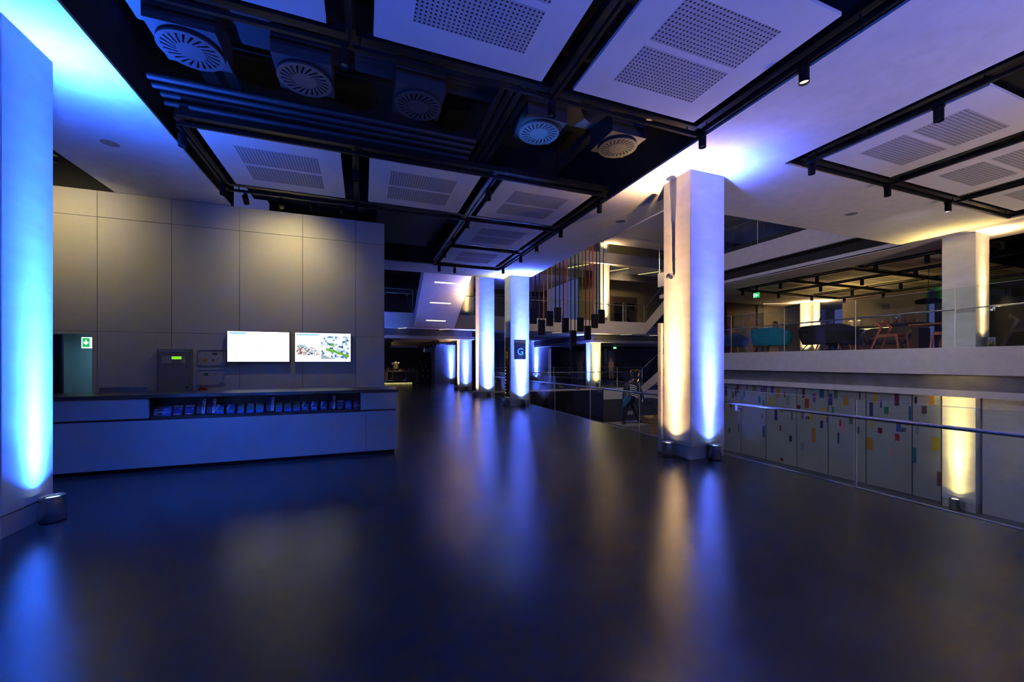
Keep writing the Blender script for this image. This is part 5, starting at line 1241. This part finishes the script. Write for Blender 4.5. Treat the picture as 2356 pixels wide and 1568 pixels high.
def seated(x, y, z, rot, label, cloth='dark_cloth'):
    """person sitting, facing local -Y"""
    t = thing('person', label, 'person', (x, y, z), None)
    p = [(0, 0.0, .46), (0, .02, .72), (0, .03, .95), (0, .02, 1.03), (.19, .03, .93), (.25, -.02, .68), (.20, -.25, .62), (-.19, .03, .93), (-.25, -.02, .68), (-.20, -.25, .62), (.10, -.02, .47), (.12, -.44, .47), (.12, -.46, .08), (-.10, -.02, .47), (-.12, -.44, .47), (-.12, -.46, .08), (.12, -.58, .04), (-.12, -.58, .04)]
    e = [(0, 1), (1, 2), (2, 3), (2, 4), (4, 5), (5, 6), (2, 7), (7, 8), (8, 9), (0, 10), (10, 11), (11, 12), (0, 13), (13, 14), (14, 15), (12, 16), (15, 17)]
    r = [.15, .15, .14, .055, .075, .055, .038, .075, .055, .038, .10, .08, .05, .10, .08, .05, .045, .045]
    skin_mesh('body', [(x + a, y + b, z + c) for a, b, c in p], e, r, cloth, t)
    hd = MB().ball((x, y, z + 1.19), 0.098, 20, (0.82, 0.98, 1.22)).tube((x, y + .01, z + 1.0), (x, y, z + 1.12), 0.052, 12)
    hd.ball((x, y - 0.10, z + 1.17), 0.02, 8, (0.8, 1.1, 1.3)).ball((x + .085, y, z + 1.18), 0.025, 8, (.4, .8, 1.2)).ball((x - .085, y, z + 1.18), 0.025, 8, (.4, .8, 1.2))
    hd.build('head', 'skin', t)
    MB().ball((x, y + 0.02, z + 1.225), 0.106, 18, (0.86, 0.96, 1.08)).build('hair', 'dark_hair', t)
    for s in (-1, 1):
        mb = MB().ball((x + s * .17, y - .30, z + .62), 0.045, 10, (.8, 1.1, .5))
        for k in range(4): mb.path([(x + s * .17 + (k - 1.5) * .019, y - .33, z + .625), (x + s * .165 + (k - 1.5) * .019, y - .375, z + .615), (x + s * .16 + (k - 1.5) * .018, y - .40 + abs(k - 1.5) * .006, z + .595)], .008, 6)
        mb.path([(x + s * .14, y - .30, z + .62), (x + s * .115, y - .33, z + .615), (x + s * .108, y - .355, z + .61)], .009, 6)
        mb.build('hand', 'skin', t)
    t.rotation_euler.z = rot
    return t
seated(15.5, 11.3, Zc - 0.02, -R90 * 1.1, 'person with short dark hair sitting behind the turquoise armchair')
seated(16.5, 10.12, Zc + 0.06, R90 * 0.9, 'person with dark hair sitting behind the dark grey armchair beside the cafe column', 'tint_navy')
# one dim chair per extra guest seat

# ------------------------------------------------------------------ spots added to brighten fascias, stairs, galleries, statue and desk
spot('void_fill_spot', (10.2, 4.10, 4.36), (13.3, 8.0, 1.0), (0.95, 0.82, 1.0), 130, 120, soft=0.1)  # added fill for the cafe edge and mural
spot('void_fill_spot', (6.5, 10.0, 12.2), (13.3, 9.5, 5.3), (0.95, 0.82, 1.0), 900, 60, soft=0.1)  # added fill from the roof for the upper fascia
spot('void_fill_spot', (4.20, 6.42, 4.36), (13.3, 7.5, -0.2), (0.8, 0.8, 1.0), 330, 75, soft=0.1)  # added fill for the lower wall across the void
spot('atrium_fill_spot', (7.5, 9.5, 12.3), (7.6, 13.8, 4.0), (1.0, 0.85, 0.75), 650, 45, soft=0.1)  # added fill so the strap colours show
spot('gallery_fill_spot', (16.0, 21.2, 7.3), (16.3, 24, 5.0), (1.0, 0.75, 0.4), 150, 120, soft=0.1)
spot('gallery_fill_spot', (16.0, 21.6, 11.1), (16.3, 24, 9.0), (1.0, 0.75, 0.3), 90, 120, soft=0.1)
spot('exhibition_fill_spot', (17.0, 23.5, 2.6), (17.8, 27, 0.5), (0.6, 0.6, 1.0), 90, 85, soft=0.1)  # added fill for the exhibition panels
spot('exhibition_fill_spot', (xat(1406, 25.5), 25.5, 2.7), (xat(1406, 27), 27, 1.0), (1.0, 0.8, 0.6), 40, 40)
spot('atrium_fill_spot', (8.5, 11.5, 12.3), (13.6, 18.6, 0.5), (1.0, 0.74, 0.50), 2200, 62, soft=0.1)  # added fill for the far stair, slab and statue
spot('lower_hall_fill_spot', (9.5, 11.5, 4.3), (11.4, 15.0, -0.6), (0.75, 0.72, 1.0), 260, 34, soft=0.05)  # added fill on the statue
uplight(9.4, 25.5, 3.95, MID, 3.0 * P, 'added blue uplighter standing on the far gallery floor')  # added to turn the far gallery ceiling blue
spot('lower_hall_fill_spot', (9.6, -2.0, -1.9), (9.6, 0.5, 4.6), (1.0, 0.74, 0.56), 1100, 130, soft=0.15)  # added unseen fill that warms the ceiling over the void
spot('blue_fill_spot', (-2.15, 4.12, 4.36), (-2.0, 6.3, 0.0), (0.02, 0.13, 1.0), 520, 62, soft=0.08)  # added blue fill, stands in for column bounce on desk and floor
spot('stair_fill_spot', (0.3, 16.0, 0.3), (3.1, 17.9, 4.2), VIOLET, 700, 50, soft=0.05)  # added violet fill on the sloping stair underside
spot('edge_fill_spot', (0.35, 17.4, 0.3), (1.0, 20.0, 3.6), (0.08, 0.2, 1.0), 420, 40, soft=0.05)  # added blue fill on the gallery edge
spot('gallery_fill_spot', (13.0, 14.5, 6.4), (12.0, 20.0, 3.7), (1.0, 0.72, 0.45), 260, 110, soft=0.1)  # added warm fill on the gallery fascia
